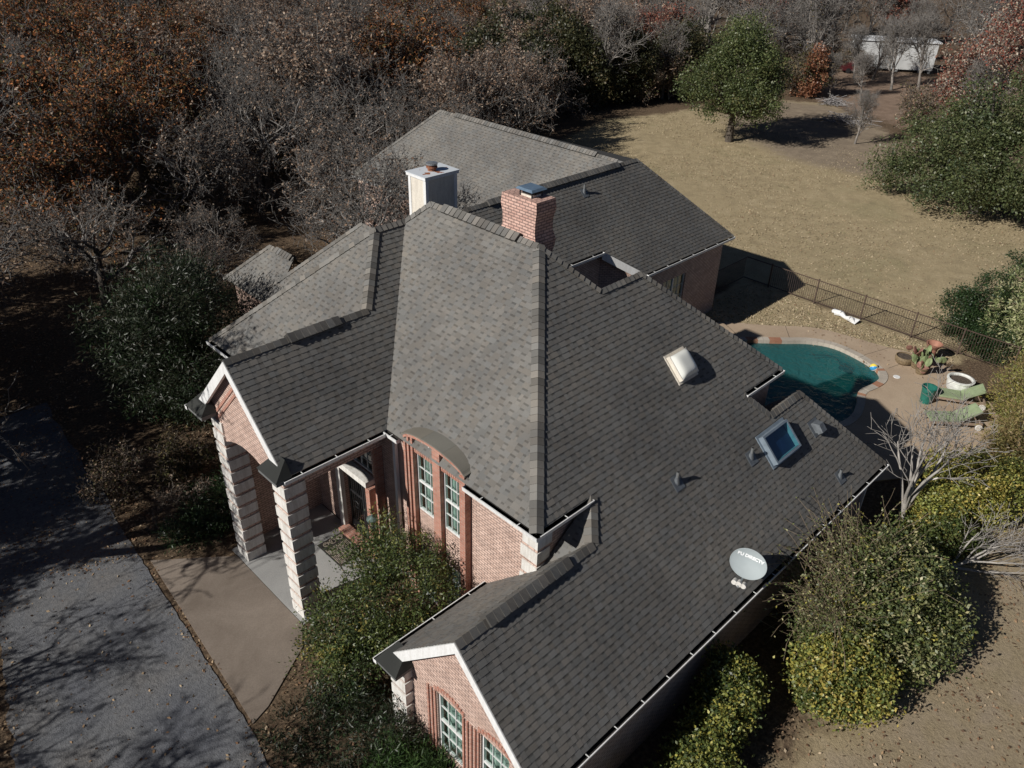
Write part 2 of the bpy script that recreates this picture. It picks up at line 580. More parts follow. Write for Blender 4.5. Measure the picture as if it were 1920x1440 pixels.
class MB:
    """collects faces; build() links them as ONE mesh object (local = world unless origin given)"""

    def __init__(s):
        s.v, s.f, s.c, s.m = [], [], [], []

    def face(s, pts, col=(0.5, 0.5, 0.5), mi=0):
        b = len(s.v)
        s.v += [tuple(p) for p in pts]
        s.f.append(tuple(range(b, b + len(pts))))
        s.c.append(col)
        s.m.append(mi)

    def hexa(s, p, col=(0.5, 0.5, 0.5), mi=0):
        """p: 8 points, bottom ring 0-3 counter-clockwise seen from above, top ring 4-7"""
        for q in ((3, 2, 1, 0), (4, 5, 6, 7), (0, 1, 5, 4), (1, 2, 6, 5), (2, 3, 7, 6), (3, 0, 4, 7)):
            s.face([p[i] for i in q], col, mi)

    def box(s, x0, x1, y0, y1, z0, z1, col=(0.5, 0.5, 0.5), mi=0):
        s.hexa([(x0, y0, z0), (x1, y0, z0), (x1, y1, z0), (x0, y1, z0),
                (x0, y0, z1), (x1, y0, z1), (x1, y1, z1), (x0, y1, z1)], col, mi)

    def bar(s, a, b, w, h, up=(0, 0, 1), col=(0.5, 0.5, 0.5), mi=0):
        a, b = Vector(a), Vector(b)
        d = (b - a).normalized()
        u = Vector(up)
        sd = d.cross(u).normalized() * (w / 2)
        u = sd.cross(d).normalized() * (h / 2)
        s.hexa([a - sd - u, a + sd - u, b + sd - u, b - sd - u, a - sd + u, a + sd + u, b + sd + u, b - sd + u], col, mi)

    def tube(s, a, b, r0, r1, n=10, col=(0.5, 0.5, 0.5), mi=0, caps=True):
        a, b = Vector(a), Vector(b)
        d = (b - a).normalized()
        t = Vector((0, 0, 1)) if abs(d.z) < 0.9 else Vector((1, 0, 0))
        u = d.cross(t).normalized()
        w = d.cross(u)
        A = [a + (u * math.cos(2 * math.pi * i / n) + w * math.sin(2 * math.pi * i / n)) * r0 for i in range(n)]
        B = [b + (u * math.cos(2 * math.pi * i / n) + w * math.sin(2 * math.pi * i / n)) * r1 for i in range(n)]
        for i in range(n):
            j = (i + 1) % n
            s.face([A[j], A[i], B[i], B[j]], col, mi)
        if caps:
            s.face(A, col, mi)
            s.face(B[::-1], col, mi)

    def lathe(s, c, prof, n=24, col=(0.5, 0.5, 0.5), mi=0):
        """prof: (r, z) list turned round the vertical through c"""
        c = Vector(c)
        rings = [[c + Vector((r * math.cos(2 * math.pi * i / n), r * math.sin(2 * math.pi * i / n), z)) for i in range(n)] for r, z in prof]
        for A, B in zip(rings, rings[1:]):
            for i in range(n):
                j = (i + 1) % n
                s.face([A[i], A[j], B[j], B[i]], col, mi)

    def ellipsoid(s, c, r, n=14, m=9, rot=None, col=(0.5, 0.5, 0.5), mi=0):
        c = Vector(c)
        rot = rot or Matrix.Identity(3)
        P = []
        for j in range(m + 1):
            t = math.pi * j / m
            P.append([c + rot @ Vector((r[0] * math.sin(t) * math.cos(2 * math.pi * i / n), r[1] * math.sin(t) * math.sin(2 * math.pi * i / n), r[2] * math.cos(t))) for i in range(n)])
        for A, B in zip(P, P[1:]):
            for i in range(n):
                k = (i + 1) % n
                s.face([A[i], B[i], B[k], A[k]], col, mi)

    def build(s, name, mats, parent=None, smooth=False, merge=False):
        me = bpy.data.meshes.new(name)
        me.from_pydata(s.v, [], s.f)
        if not isinstance(mats, (list, tuple)):
            mats = [mats]
        for m in mats:
            me.materials.append(m)
        me.polygons.foreach_set("material_index", s.m)
        ca = me.color_attributes.new("Col", 'FLOAT_COLOR', 'CORNER')
        cols = np.empty((len(me.loops), 4), np.float32)
        k = 0
        for f, c in zip(s.f, s.c):
            cols[k:k + len(f), :3] = c
            cols[k:k + len(f), 3] = 1
            k += len(f)
        ca.data.foreach_set("color", cols.ravel())
        uv = me.uv_layers.new(name="UVMap")
        me.update()
        uvs = np.empty((len(me.loops), 2), np.float32)
        k = 0
        for p, f in zip(me.polygons, s.f):
            n = p.normal
            for vi in f:
                x, y, z = s.v[vi]
                if abs(n.z) > 0.75:
                    uvs[k] = (x, y)
                else:
                    h = math.hypot(n.x, n.y) or 1
                    uvs[k] = ((-n.y * x + n.x * y) / h, z)
                k += 1
        uv.data.foreach_set("uv", uvs.ravel())
        if merge:
            bm = bmesh.new()
            bm.from_mesh(me)
            bmesh.ops.remove_doubles(bm, verts=bm.verts, dist=1e-4)
            bmesh.ops.recalc_face_normals(bm, faces=bm.faces)
            bm.to_mesh(me)
            bm.free()
        if smooth:
            me.polygons.foreach_set("use_smooth", [True] * len(me.polygons))
        o = bpy.data.objects.new(name, me)
        COL.objects.link(o)
        if parent is not None:
            o.parent = parent
        return o


def np_mesh(name, V, F, C, mat, parent=None, smooth=False):
    """V (n,3), F list of (m,k) index arrays, C list of (m,3) face colours"""
    me = bpy.data.meshes.new(name)
    me.vertices.add(len(V))
    me.vertices.foreach_set("co", np.ascontiguousarray(V, np.float32).ravel())
    loops = np.concatenate([f.ravel() for f in F]).astype(np.int32)
    counts = np.concatenate([np.full(len(f), f.shape[1], np.int32) for f in F])
    me.loops.add(len(loops))
    me.loops.foreach_set("vertex_index", loops)
    me.polygons.add(len(counts))
    st = np.zeros(len(counts), np.int32)
    st[1:] = np.cumsum(counts)[:-1]
    me.polygons.foreach_set("loop_start", st)
    if C is not None:
        ca = me.color_attributes.new("Col", 'FLOAT_COLOR', 'CORNER')
        cc = np.concatenate(C).astype(np.float32)
        cc = np.repeat(cc, counts, axis=0)
        ca.data.foreach_set("color", np.hstack([cc, np.ones((len(cc), 1), np.float32)]).ravel())
    me.materials.append(mat)
    me.update(calc_edges=True)
    me.validate()
    if smooth:
        me.polygons.foreach_set("use_smooth", np.ones(len(counts), bool))
    o = bpy.data.objects.new(name, me)
    COL.objects.link(o)
    if parent is not None:
        o.parent = parent
    return o


# ------------------------------------------------------------------ terrain
def sstep(a, b, x):
    t = np.clip((x - a) / (b - a), 0, 1)
    return t * t * (3 - 2 * t)


def terrain(x, y):
    x = np.asarray(x, float)
    y = np.asarray(y, float)
    front = 0.45 * sstep(10.5, 13.0, y) * (1 - sstep(17, 32, x)) * (1 - sstep(60, 90, y))
    low = -0.15 * (1 - sstep(6.0, 10.5, y)) * (1 - sstep(22, 30, x))
    bank = 0.0 * x
    return front + low + bank


def gz(x, y):
    return float(terrain(x, y))


WATER = [(33.2, 16.4), (34.0, 17.6), (35.1, 17.75), (36.0, 17.0), (36.9, 16.05), (37.9, 15.2), (38.45, 14.1), (38.3, 12.9), (37.95, 11.8), (37.5, 11.1),
         (36.8, 10.8), (35.9, 10.85), (34.95, 11.1), (33.9, 10.6), (32.4, 10.2), (30.9, 10.6), (30.0, 12.0), (30.1, 14.0), (31.3, 15.4)]


def smooth_poly(P, it=2):
    for _ in range(it):
        Q = []
        for a, b in zip(P, P[1:] + P[:1]):
            Q += [(0.75 * a[0] + 0.25 * b[0], 0.75 * a[1] + 0.25 * b[1]), (0.25 * a[0] + 0.75 * b[0], 0.25 * a[1] + 0.75 * b[1])]
        P = Q
    return P


POOL = smooth_poly(WATER, 2)


def poly_sd(px, py, poly):
    """signed distance (negative inside), numpy"""
    px = np.asarray(px, float)
    py = np.asarray(py, float)
    d = np.full(px.shape, 1e9)
    ins = np.zeros(px.shape, bool)
    n = len(poly)
    for i in range(n):
        ax, ay = poly[i]
        bx, by = poly[(i + 1) % n]
        ex, ey = bx - ax, by - ay
        t = np.clip(((px - ax) * ex + (py - ay) * ey) / (ex * ex + ey * ey), 0, 1)
        d = np.minimum(d, np.hypot(px - ax - t * ex, py - ay - t * ey))
        if ay != by:
            c = ((ay > py) != (by > py)) & (px < (bx - ax) * (py - ay) / (by - ay) + ax)
            ins ^= c
    return np.where(ins, -d, d)


LAWN = [(36, 47), (52, 50), (60, 52), (68, 54), (76, 51.5), (83, 51), (91, 48.5), (95, 42), (89, 37), (86, 32), (80, 27), (74, 22), (68, 15), (66, 6),
        (60, -4), (48, -6), (43, 0), (43, 8), (42.6, 21), (39, 24), (38, 32)]
INNER = [(36.0, 21.5), (42.5, 22), (42.5, 9.0), (41.5, 8.6), (40.4, 11.5), (40.1, 13.8), (39.6, 15.9), (37.9, 17.5), (36.4, 19.6)]
BARE = [(72, 40), (80, 48), (91, 48.5), (94, 42), (86, 31), (76, 22), (70, 24), (69, 33)]
RIGHT_LOW = [(11, 3.8), (24, 3.6), (34, 4), (44, 6), (50, -6), (30, -20), (8, -14), (8, 2)]
REDBANK = [(90, 30), (96, 44), (108, 52), (122, 50), (120, 30), (100, 16), (86, 20)]


def make_ground():
    xs = np.concatenate([np.array([-900, -500, -300, -180, -120, -80, -60]), np.arange(-46, 110.01, 0.5), np.arange(112, 170, 2), np.array([180, 200, 240, 300, 420, 620, 1000, 1600])])
    ys = np.concatenate([np.array([-900, -500, -300, -180, -120, -80, -60]), np.arange(-30, 80.01, 0.5), np.arange(82, 170, 2), np.array([180, 200, 240, 300, 420, 620, 1000, 1600])])
    X, Y = np.meshgrid(xs, ys, indexing='ij')
    Zt = terrain(X, Y)
    r = np.random.default_rng(3)
    Zt += 0.05 * np.sin(X * 0.31 + 1) * np.cos(Y * 0.27) * sstep(44, 52, np.hypot(X, Y)) + 0.02 * (r.random(X.shape) - 0.5) * sstep(50, 56, X)
    sd = poly_sd(X.ravel(), Y.ravel(), POOL).reshape(X.shape)
    Zt = np.where(sd < 0.25, -2.6, Zt)
    V = np.stack([X, Y, Zt], -1).reshape(-1, 3)
    nx, ny = X.shape
    I = np.arange(nx * ny).reshape(nx, ny)
    F = np.stack([I[:-1, :-1], I[1:, :-1], I[1:, 1:], I[:-1, 1:]], -1).reshape(-1, 4)
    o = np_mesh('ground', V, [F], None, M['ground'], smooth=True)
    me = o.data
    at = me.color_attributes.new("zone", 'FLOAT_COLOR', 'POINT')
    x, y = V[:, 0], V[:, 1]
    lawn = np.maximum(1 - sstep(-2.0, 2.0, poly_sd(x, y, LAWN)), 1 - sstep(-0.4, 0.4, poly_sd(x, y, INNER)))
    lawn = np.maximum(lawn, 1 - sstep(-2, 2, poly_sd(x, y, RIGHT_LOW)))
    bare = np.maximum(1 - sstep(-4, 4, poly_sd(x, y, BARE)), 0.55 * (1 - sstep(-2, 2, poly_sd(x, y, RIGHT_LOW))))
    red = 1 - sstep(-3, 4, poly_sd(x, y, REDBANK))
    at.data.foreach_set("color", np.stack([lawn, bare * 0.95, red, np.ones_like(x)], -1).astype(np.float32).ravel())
    tag(o, kind='structure')
    return o


make_ground()


def flat_poly(name, pts, z, mat, thick=0.08, parent=None):
    """a slab with the outline pts (drawn counter-clockwise), top at z (number or function)"""
    mb = MB()
    zt = [z(p[0], p[1]) if callable(z) else z for p in pts]
    tri = tessellate_polygon([[Vector((p[0], p[1], 0)) for p in pts]])
    top = [(p[0], p[1], q) for p, q in zip(pts, zt)]
    for t in tri:
        q = [top[i] for i in t]
        a = (q[1][0] - q[0][0]) * (q[2][1] - q[0][1]) - (q[1][1] - q[0][1]) * (q[2][0] - q[0][0])
        mb.face(q if a > 0 else q[::-1])
    for i in range(len(top)):
        a, b = top[i], top[(i + 1) % len(top)]
        mb.face([(a[0], a[1], a[2] - thick), (b[0], b[1], b[2] - thick), b, a])
    return mb.build(name, mat, parent)


# driveway, pad, porch slab
def wob_line(a, b, n, amp, seed):
    r = random.Random(seed)
    P = []
    for i in range(n + 1):
        t = i / n
        P.append((a[0] + (b[0] - a[0]) * t + (r.random() - 0.5) * amp * (0 < i < n), a[1] + (b[1] - a[1]) * t + (r.random() - 0.5) * amp * (0 < i < n)))
    return P


drive = wob_line((5.43, 25.2), (4.70, 14.0), 40, 0.05, 1) + wob_line((4.62, 13.6), (3.7, 4.0), 20, 0.15, 2) + wob_line((-3.5, 4.0), (-0.36, 17.0), 20, 0.25, 3) + wob_line((-0.2, 17.5), (0.72, 22.2), 20, 0.2, 4) + wob_line((0.9, 23.0), (2.0, 35), 16, 0.4, 5) + wob_line((6.3, 35), (5.53, 25.8), 12, 0.3, 6)
flat_poly('driveway', drive[::-1], lambda x, y: gz(x, max(y, 13.5)) + 0.025, M['asphalt'], 0.5)
tag(bpy.data.objects['driveway'], kind='structure')
pad = [(5.47, 22.4), (4.85, 14.4), (5.43, 14.6), (7.22, 15.72), (7.70, 16.5), (7.70, 20.6)]
flat_poly('concrete_apron', pad, 0.485, M['pad'], 0.3)
tag(bpy.data.objects['concrete_apron'], kind='structure')
flat_poly('porch_floor', [(7.72, 16.45), (11.3, 16.45), (11.3, 21.0), (7.72, 21.0)], 0.50, M['slab'], 0.3)
tag(bpy.data.objects['porch_floor'], kind='structure')


# ------------------------------------------------------------------ swimming pool
def offset_poly(P, d):
    out = []
    n = len(P)
    area = sum(P[i][0] * P[(i + 1) % n][1] - P[(i + 1) % n][0] * P[i][1] for i in range(n))
    s = 1 if area > 0 else -1
    for i in range(n):
        a, b, c = P[i - 1], P[i], P[(i + 1) % n]
        t = Vector((c[0] - a[0], c[1] - a[1])).normalized()
        out.append((b[0] + s * d * t.y, b[1] - s * d * t.x))
    return out


def ring(mb, A, B, za, zb, mi=0, flip=False):
    n = len(A)
    for i in range(n):
        j = (i + 1) % n
        q = [(*A[i], za), (*A[j], za), (*B[j], zb), (*B[i], zb)]
        mb.face(q[::-1] if flip else q, mi=mi)


def make_pool():
    root = empty('swimming_pool', (34, 14, 0), "free-form swimming pool of teal water beside the tan concrete deck", 'swimming pool')
    root.location = (0, 0, 0)
    mb = MB()
    inn = offset_poly(POOL, -0.35)
    ring(mb, POOL, POOL, -0.5, 0.05)
    ring(mb, inn, POOL, -0.55, -0.5)          # bench all round
    ring(mb, offset_poly(POOL, -0.9), inn, -1.5, -0.55)
    bot = offset_poly(POOL, -0.9)
    for t in tessellate_polygon([[Vector((p[0], p[1], 0)) for p in bot]]):
        mb.face([(*bot[i], -1.5) for i in t])
    mb.build('basin', M['plaster'], root)
    wb = MB()
    for t in tessellate_polygon([[Vector((p[0], p[1], 0)) for p in POOL]]):
        q = [(*POOL[i], -0.12) for i in t]
        a = (q[1][0] - q[0][0]) * (q[2][1] - q[0][1]) - (q[1][1] - q[0][1]) * (q[2][0] - q[0][0])
        wb.face(q if a > 0 else q[::-1])
    wb.build('water', M['water'], root)
    # coping: single stones laid round the rim
    n = len(POOL)
    outp = offset_poly(POOL, 0.34)
    inp = offset_poly(POOL, -0.03)
    r = random.Random(5)
    cb = MB()
    i = 0
    while i < n:
        k = 1 if r.random() < 0.5 else 2
        idx = [(i + q) % n for q in range(min(k, n - i) + 1)]
        mi = 1 if r.random() < 0.13 else 0
        h = 0.075 + r.random() * 0.02
        for a, b in zip(idx, idx[1:]):
            A0, A1, B0, B1 = Vector((*inp[a], 0)), Vector((*inp[b], 0)), Vector((*outp[a], 0)), Vector((*outp[b], 0))
            e = (A1 - A0).normalized() * 0.008
            A0 += e
            B0 += e
            p = [A0, A1, B1, B0]
            lo = [(q.x, q.y, -0.2) for q in p]
            hi = [(q.x, q.y, h) for q in p]
            ar = (p[1].x - p[0].x) * (p[2].y - p[0].y) - (p[1].y - p[0].y) * (p[2].x - p[0].x)
            if ar < 0:
                lo, hi = lo[::-1], hi[::-1]
            cb.hexa(lo + hi, mi=mi)
        i += k
    cb.build('coping', [M['coping'], M['flag']], root)


make_pool()


def make_deck():
    """ring of concrete round the pool plus the terrace with the pots and chairs"""
    inner = offset_poly(POOL, 0.33)
    outer = [(36.4, 19.6), (37.9, 17.5), (39.6, 15.9), (40.1, 13.8), (40.3, 12.2), (40.9, 10.4), (40.6, 8.7), (39.4, 7.0), (37.5, 5.3), (34.2, 4.8), (30.5, 6.2),
             (27.2, 8.5), (27.0, 14.0), (28.0, 18.6), (30, 20.5), (34.5, 20.8)]
    outer = smooth_poly(outer, 2)
    mb = MB()
    tri = tessellate_polygon([[Vector((*p, 0)) for p in outer], [Vector((*p, 0)) for p in inner]])
    pts = outer + inner
    for t in tri:
        q = [(*pts[i], 0.055) for i in t]
        a = (q[1][0] - q[0][0]) * (q[2][1] - q[0][1]) - (q[1][1] - q[0][1]) * (q[2][0] - q[0][0])
        mb.face(q if a > 0 else q[::-1])
    area = sum(outer[i][0] * outer[(i + 1) % len(outer)][1] - outer[(i + 1) % len(outer)][0] * outer[i][1] for i in range(len(outer)))
    ring(mb, outer, outer, -0.6, 0.055, flip=area < 0)
    # expansion joints
    for a, b in (((38.5, 12.5), (40.4, 11.9)), ((37.2, 15.9), (38.6, 17.0)), ((38.2, 11.0), (40.9, 10.3)), ((35.6, 18.2), (36.3, 19.5))):
        mb.bar((*a, 0.058), (*b, 0.058), 0.018, 0.004, mi=1)
    o = mb.build('pool_deck', [M['deck'], M['debris_shade']])
    tag(o, kind='structure')


make_deck()

# ------------------------------------------------------------------ the house
HOUSE = empty('brick_house', (0, 0, 0), "large pink brick house with steep grey shingle hip roofs and a columned porch", 'house')
P_ = 1.0
ZE = 6.5
EXPO = 0.168


def clip_half(poly, a, b, c):
    """keep a*u+b*v<=c"""
    out = []
    n = len(poly)
    for i in range(n):
        p, q = poly[i], poly[(i + 1) % n]
        dp, dq = a * p[0] + b * p[1] - c, a * q[0] + b * q[1] - c
        if dp <= 1e-9:
            out.append(p)
        if (dp < -1e-9 and dq > 1e-9) or (dp > 1e-9 and dq < -1e-9):
            t = dp / (dp - dq)
            out.append((p[0] + (q[0] - p[0]) * t, p[1] + (q[1] - p[1]) * t))
    return out


SH = (0.163, 0.157, 0.147)


def shade(r, base=SH, lo=0.90, hi=1.12):
    k = lo + (hi - lo) * r.random()
    w = (r.random() - 0.5) * 0.07
    return (base[0] * k * (1 + w), base[1] * k, base[2] * k * (1 - w))


def shingle_face(mb, pts, seed, hint=None, expo=EXPO):
    """lays laminated shingle tabs in courses over one roof plane (pts: its corners)"""
    r = random.Random(seed)
    P = [Vector(p) for p in pts]
    n = Vector((0, 0, 0))
    for i in range(len(P)):
        n += P[i].cross(P[(i + 1) % len(P)])
    n.normalize()
    if n.z < 0:
        n.negate()
    u = Vector((0, 0, 1)).cross(n).normalized()
    v = n.cross(u).normalized()
    if v.z < 0:
        v.negate()
    o = P[0]
    q = [((p - o).dot(u), (p - o).dot(v)) for p in P]
    v0 = min(a[1] for a in q)
    v1 = max(a[1] for a in q)
    u0 = min(a[0] for a in q) - 0.2
    u1 = max(a[0] for a in q) + 0.2
    tris = []
    for t in tessellate_polygon([[Vector((a[0], a[1], 0)) for a in q]]):
        w = [q[i] for i in t]
        ar = (w[1][0] - w[0][0]) * (w[2][1] - w[0][1]) - (w[1][1] - w[0][1]) * (w[2][0] - w[0][0])
        if abs(ar) < 1e-6:
            continue
        tris.append(w if ar > 0 else w[::-1])

    def to3(a, h):
        return o + u * a[0] + v * a[1] + n * h

    def emit(cell, vk, hb, ht, col):
        for tri in tris:
            w = cell
            for i in range(3):
                p, s = tri[i], tri[(i + 1) % 3]
                a, b = (s[1] - p[1]), -(s[0] - p[0])
                w = clip_half(w, a, b, a * p[0] + b * p[1])
                if len(w) < 3:
                    break
            if len(w) < 3:
                continue
            f3 = []
            for a in w:
                t = min(1, max(0, (a[1] - vk) / expo))
                f3.append(to3(a, hb * (1 - t) + ht * t))
            mb.face(f3, col)
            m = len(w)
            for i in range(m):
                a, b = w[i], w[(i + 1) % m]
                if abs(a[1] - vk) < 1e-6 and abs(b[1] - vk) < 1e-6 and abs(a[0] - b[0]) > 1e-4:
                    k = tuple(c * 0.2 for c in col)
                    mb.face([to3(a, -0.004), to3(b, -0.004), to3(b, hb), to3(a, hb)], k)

    nk = int(math.ceil((v1 - v0) / expo))
    for k in range(nk):
        vk = v0 + k * expo
        # u extent of the plane in this course
        uu = u0 + r.random() * -0.3
        toggle = r.random() < 0.5
        while uu < u1:
            wd = (0.10 + 0.20 * r.random()) if toggle else (0.07 + 0.13 * r.random())
            a, b = uu, min(uu + wd, u1)
            col = shade(r)
            if toggle:
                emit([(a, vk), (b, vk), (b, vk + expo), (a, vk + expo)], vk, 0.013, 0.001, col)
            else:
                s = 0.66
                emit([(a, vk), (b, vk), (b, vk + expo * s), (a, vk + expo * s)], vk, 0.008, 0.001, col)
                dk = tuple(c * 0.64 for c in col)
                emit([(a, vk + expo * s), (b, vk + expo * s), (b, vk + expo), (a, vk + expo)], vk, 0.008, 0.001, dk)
            uu = b
            toggle = not toggle


def zmain(y):
    return ZE + P_ * (y - 9.94)


def pm(x, y):
    return (x, y, zmain(y))


P0, RL = (15.95, 14.81, zmain(14.81)), (15.95, 19.70, zmain(14.81))
E1, E2 = (11.08, 9.94, ZE), (11.08, 16.07, ZE)
P2, P3, P4, P5 = pm(13.14, 9.94), pm(12.44, 9.24), pm(7.77, 9.24), pm(7.77, 6.52)
P6, P7, P8, P9 = pm(25.65, 6.52), pm(23.33, 9.24), pm(21.35, 9.24), pm(20.73, 9.94)
P10, P11, P12 = pm(23.08, 9.94), pm(19.22, 13.44), pm(17.26, 13.44)
VT = (15.33, 20.32, 10.75)
HT = (14.10, 20.32, 10.75)
RE = (12.40, 18.62, 9.05)
PG = (7.68, 18.62, 9.05)
SE = (9.85, 21.17, ZE)
SL = (9.85, 24.65, ZE)
PEAK = (33.54, 24.56, 8.53)
FC = (37.57, 20.53, 4.5)
A8b = (27.93, 21.82, 5.79)
RB = (29.85, 20.53, 4.5)

roofs = [
    # (faces)
    ([[E1, E2, VT, RL, P0],
      [P0, E1, P2, P3, P4, P5, P6, P7, P8, P9, P10, P11, P12]], 'main'),
    ([[(7.68, 16.07, ZE), E2, VT, HT, RE, PG],
      [PG, RE, SE, (7.68, 21.17, ZE)],
      [HT, RE, SE, SL],
      [HT, SL, (20.5, 24.65, ZE), (16.5, 20.32, 10.75)]], 'porch'),
    ([[P4, P3, (11.55, 10.13, 4.91), (11.55, 11.96, 3.08), (7.77, 11.96, 3.08)],
      [P2, P3, (11.5, 10.13, 4.86)]], 'wing'),
    ([[FC, PEAK, (21.6, 24.56, 8.53), (21.6, 21.82, 5.79), A8b, RB],
      [(32.6, 24.56, 8.53), (32.6, 39.1, 8.53), (28.5, 43.2, 4.43), (28.5, 28.66, 4.43)],
      [(32.6, 24.56, 8.53), PEAK, FC, (37.57, 43.2, 4.5), (32.6, 39.1, 8.53)]], 'rear'),
    ([[(18.26, 27.26, 8.0), (14.86, 30.66, 4.6), (14.86, 24.9, 4.6), (17.0, 24.9, 6.74), (18.26, 26.2, 8.0)],
      [(16.45, 32.14, 6.0), (14.75, 33.84, 4.3), (14.75, 29.5, 4.3), (16.45, 30.08, 6.0)]], 'side'),
]
for i, (faces, nm) in enumerate(roofs):
    mb = MB()
    for j, f in enumerate(faces):
        shingle_face(mb, f, 100 + i * 10 + j)
        # deck board under the shingles
        n = Vector((0, 0, 0))
        V3 = [Vector(p) for p in f]
        for k in range(len(V3)):
            n += V3[k].cross(V3[(k + 1) % len(V3)])
        n.normalize()
        if n.z < 0:
            n.negate()
        for t in tessellate_polygon([[Vector((*(p - V3[0]).to_tuple(),)) for p in V3]]):
            mb.face([V3[a] - n * 0.03 for a in t], (0.05, 0.05, 0.05))
    mb.build('roof', M['shingle'], HOUSE)
# unseen far slopes close the roof
hb = MB()
DK = (0.13, 0.125, 0.12)
for f in ([P0, RL, (20.82, 24.5, ZE), (20.82, 17.0, ZE), P12],
          [P12, P11, (22.7, 17.0, ZE), (20.82, 17.0, ZE)],
          [P11, P10, (22.7, 17.0, ZE)],
          [RL, VT, (16.5, 20.32, 10.75)], [RL, (16.5, 20.32, 10.75), (20.5, 24.65, ZE), (20.82, 24.5, ZE)],
          [P6, P7, (23.33, 11.9, 3.1), (25.65, 11.9, 3.1)], [P7, P8, (21.4, 11.9, 3.1), (23.33, 11.9, 3.1)],
          [P8, P9, (20.73, 11.0, 4.5), (21.4, 11.0, 3.6)],
          [(21.6, 24.56, 8.53), (32.6, 24.56, 8.53), (28.5, 28.66, 4.43), (21.6, 28.66, 4.43)],
          [(32.6, 39.1, 8.53), (28.5, 43.2, 4.43), (37.57, 43.2, 4.5)],
          [(18.26, 27.26, 8.0), (14.86, 30.66, 4.6), (21.6, 30.66, 4.6)],
          [(18.26, 26.2, 8.0), (18.26, 27.26, 8.0), (21.6, 30.66, 4.6), (21.6, 26.2, 4.6)],
          [(16.45, 32.14, 6.0), (14.75, 33.84, 4.3), (18.15, 33.84, 4.3)], [(16.45, 32.14, 6.0), (18.15, 33.84, 4.3), (18.15, 30.08, 4.3), (16.45, 30.08, 6.0)]):
    hb = MB()
    for k in range(1, len(f) - 1):
        hb.face([f[0], f[k], f[k + 1]], DK)
    hb.build('roof', M['shingle'], HOUSE)


# ---- ridge and hip caps
def cap_run(mb, a, b, na, nb, w=0.17, step=0.21, lift=0.03, seed=1, base=SH, thick=0.022):
    """folded cap shingles laid from a to b; na, nb: outward normals of the two slopes they straddle"""
    r = random.Random(seed)
    a, b = Vector(a), Vector(b)
    d = b - a
    Ln = d.length
    d.normalize()

    def side(n):
        n = Vector(n).normalized()
        s = n.cross(d).normalized()
        if s.z > 0:
            s.negate()
        return s, n
    (s1, n1), (s2, n2) = side(na), side(nb)
    up = (n1 + n2).normalized()
    k = max(1, int(round(Ln / step)))
    st = Ln / k
    for i in range(k):
        p = a + d * (st * i)
        q = a + d * (st * (i + 1) + 0.03)
        col = shade(r, base, 0.72, 1.28)
        e = (r.random() - 0.5) * 0.012
        h0, h1 = lift + thick, lift
        A, B = p + up * h0, q + up * h1
        A1, B1 = p + s1 * (w + e) + n1 * h0 * 0.9, q + s1 * (w + e) + n1 * h1 * 0.8
        A2, B2 = p + s2 * (w + e) + n2 * h0 * 0.9, q + s2 * (w + e) + n2 * h1 * 0.8
        mb.face([A, A1, B1, B], col)
        mb.face([A, B, B2, A2], col)
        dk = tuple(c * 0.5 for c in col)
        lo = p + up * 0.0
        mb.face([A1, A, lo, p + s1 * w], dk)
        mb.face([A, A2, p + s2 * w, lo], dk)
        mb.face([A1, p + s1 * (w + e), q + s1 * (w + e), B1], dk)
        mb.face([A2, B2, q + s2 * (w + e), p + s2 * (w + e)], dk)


NX = Vector((-P_, 0, 1)).normalized()
NXp = Vector((P_, 0, 1)).normalized()
NY = Vector((0, -P_, 1)).normalized()
NYp = Vector((0, P_, 1)).normalized()
F1Y = Vector((0, -1, 1)).normalized()
F1X = Vector((-1, 0, 1)).normalized()
NE = Vector((0.86, 0.3, 1)).normalized()


def cap(lines, seed, w=0.17):
    mb = MB()
    for i, (a, b, n1, n2) in enumerate(lines):
        cap_run(mb, a, b, n1, n2, w=w, seed=seed * 50 + i, base=(0.168, 0.16, 0.147))
    return mb.build('ridge_cap', M['shingle'], HOUSE)


cap([(E1, P0, NX, NY)], 1, 0.19)
cap([(P0, RL, NX, NXp), (RL, VT, NX, NYp), (VT, HT, NY, NYp)], 2)
cap([(RE, HT, NX, NY)], 3)
cap([(PG, RE, NY, NYp)], 4)
cap([(SL, HT, NX, NYp)], 5)
cap([(P4, P3, NY, NYp), (P3, P2, NY, NX)], 6, 0.2)
cap([(P12, P0, NY, NXp), (P11, P12, NY, NYp), (P10, P11, NY, NE)], 7, 0.15)
cap([(P8, P7, NY, NYp), (P9, P8, NY, NXp)], 8, 0.2)
cap([(P6, P7, NY, NE)], 9, 0.15)
cap([((21.6, 24.56, 8.53), PEAK, F1Y, -F1Y * Vector((1, 1, 0)).length if False else Vector((0, 1, 1)))], 10)
cap([(FC, PEAK, F1Y, Vector((1, 0, 1)))], 11, 0.14)
cap([((32.6, 25.0, 8.53), (32.6, 39.1, 8.53), F1X, Vector((1, 0, 1))), ((28.5, 43.2, 4.43), (32.6, 39.1, 8.53), F1X, Vector((0, 1, 1)))], 12)
cap([((14.86, 30.66, 4.6), (18.26, 27.26, 8.0), NX, NYp)], 13)
cap([((16.45, 30.08, 6.0), (16.45, 32.14, 6.0), NX, NXp), ((14.75, 33.84, 4.3), (16.45, 32.14, 6.0), NX, NYp)], 14)


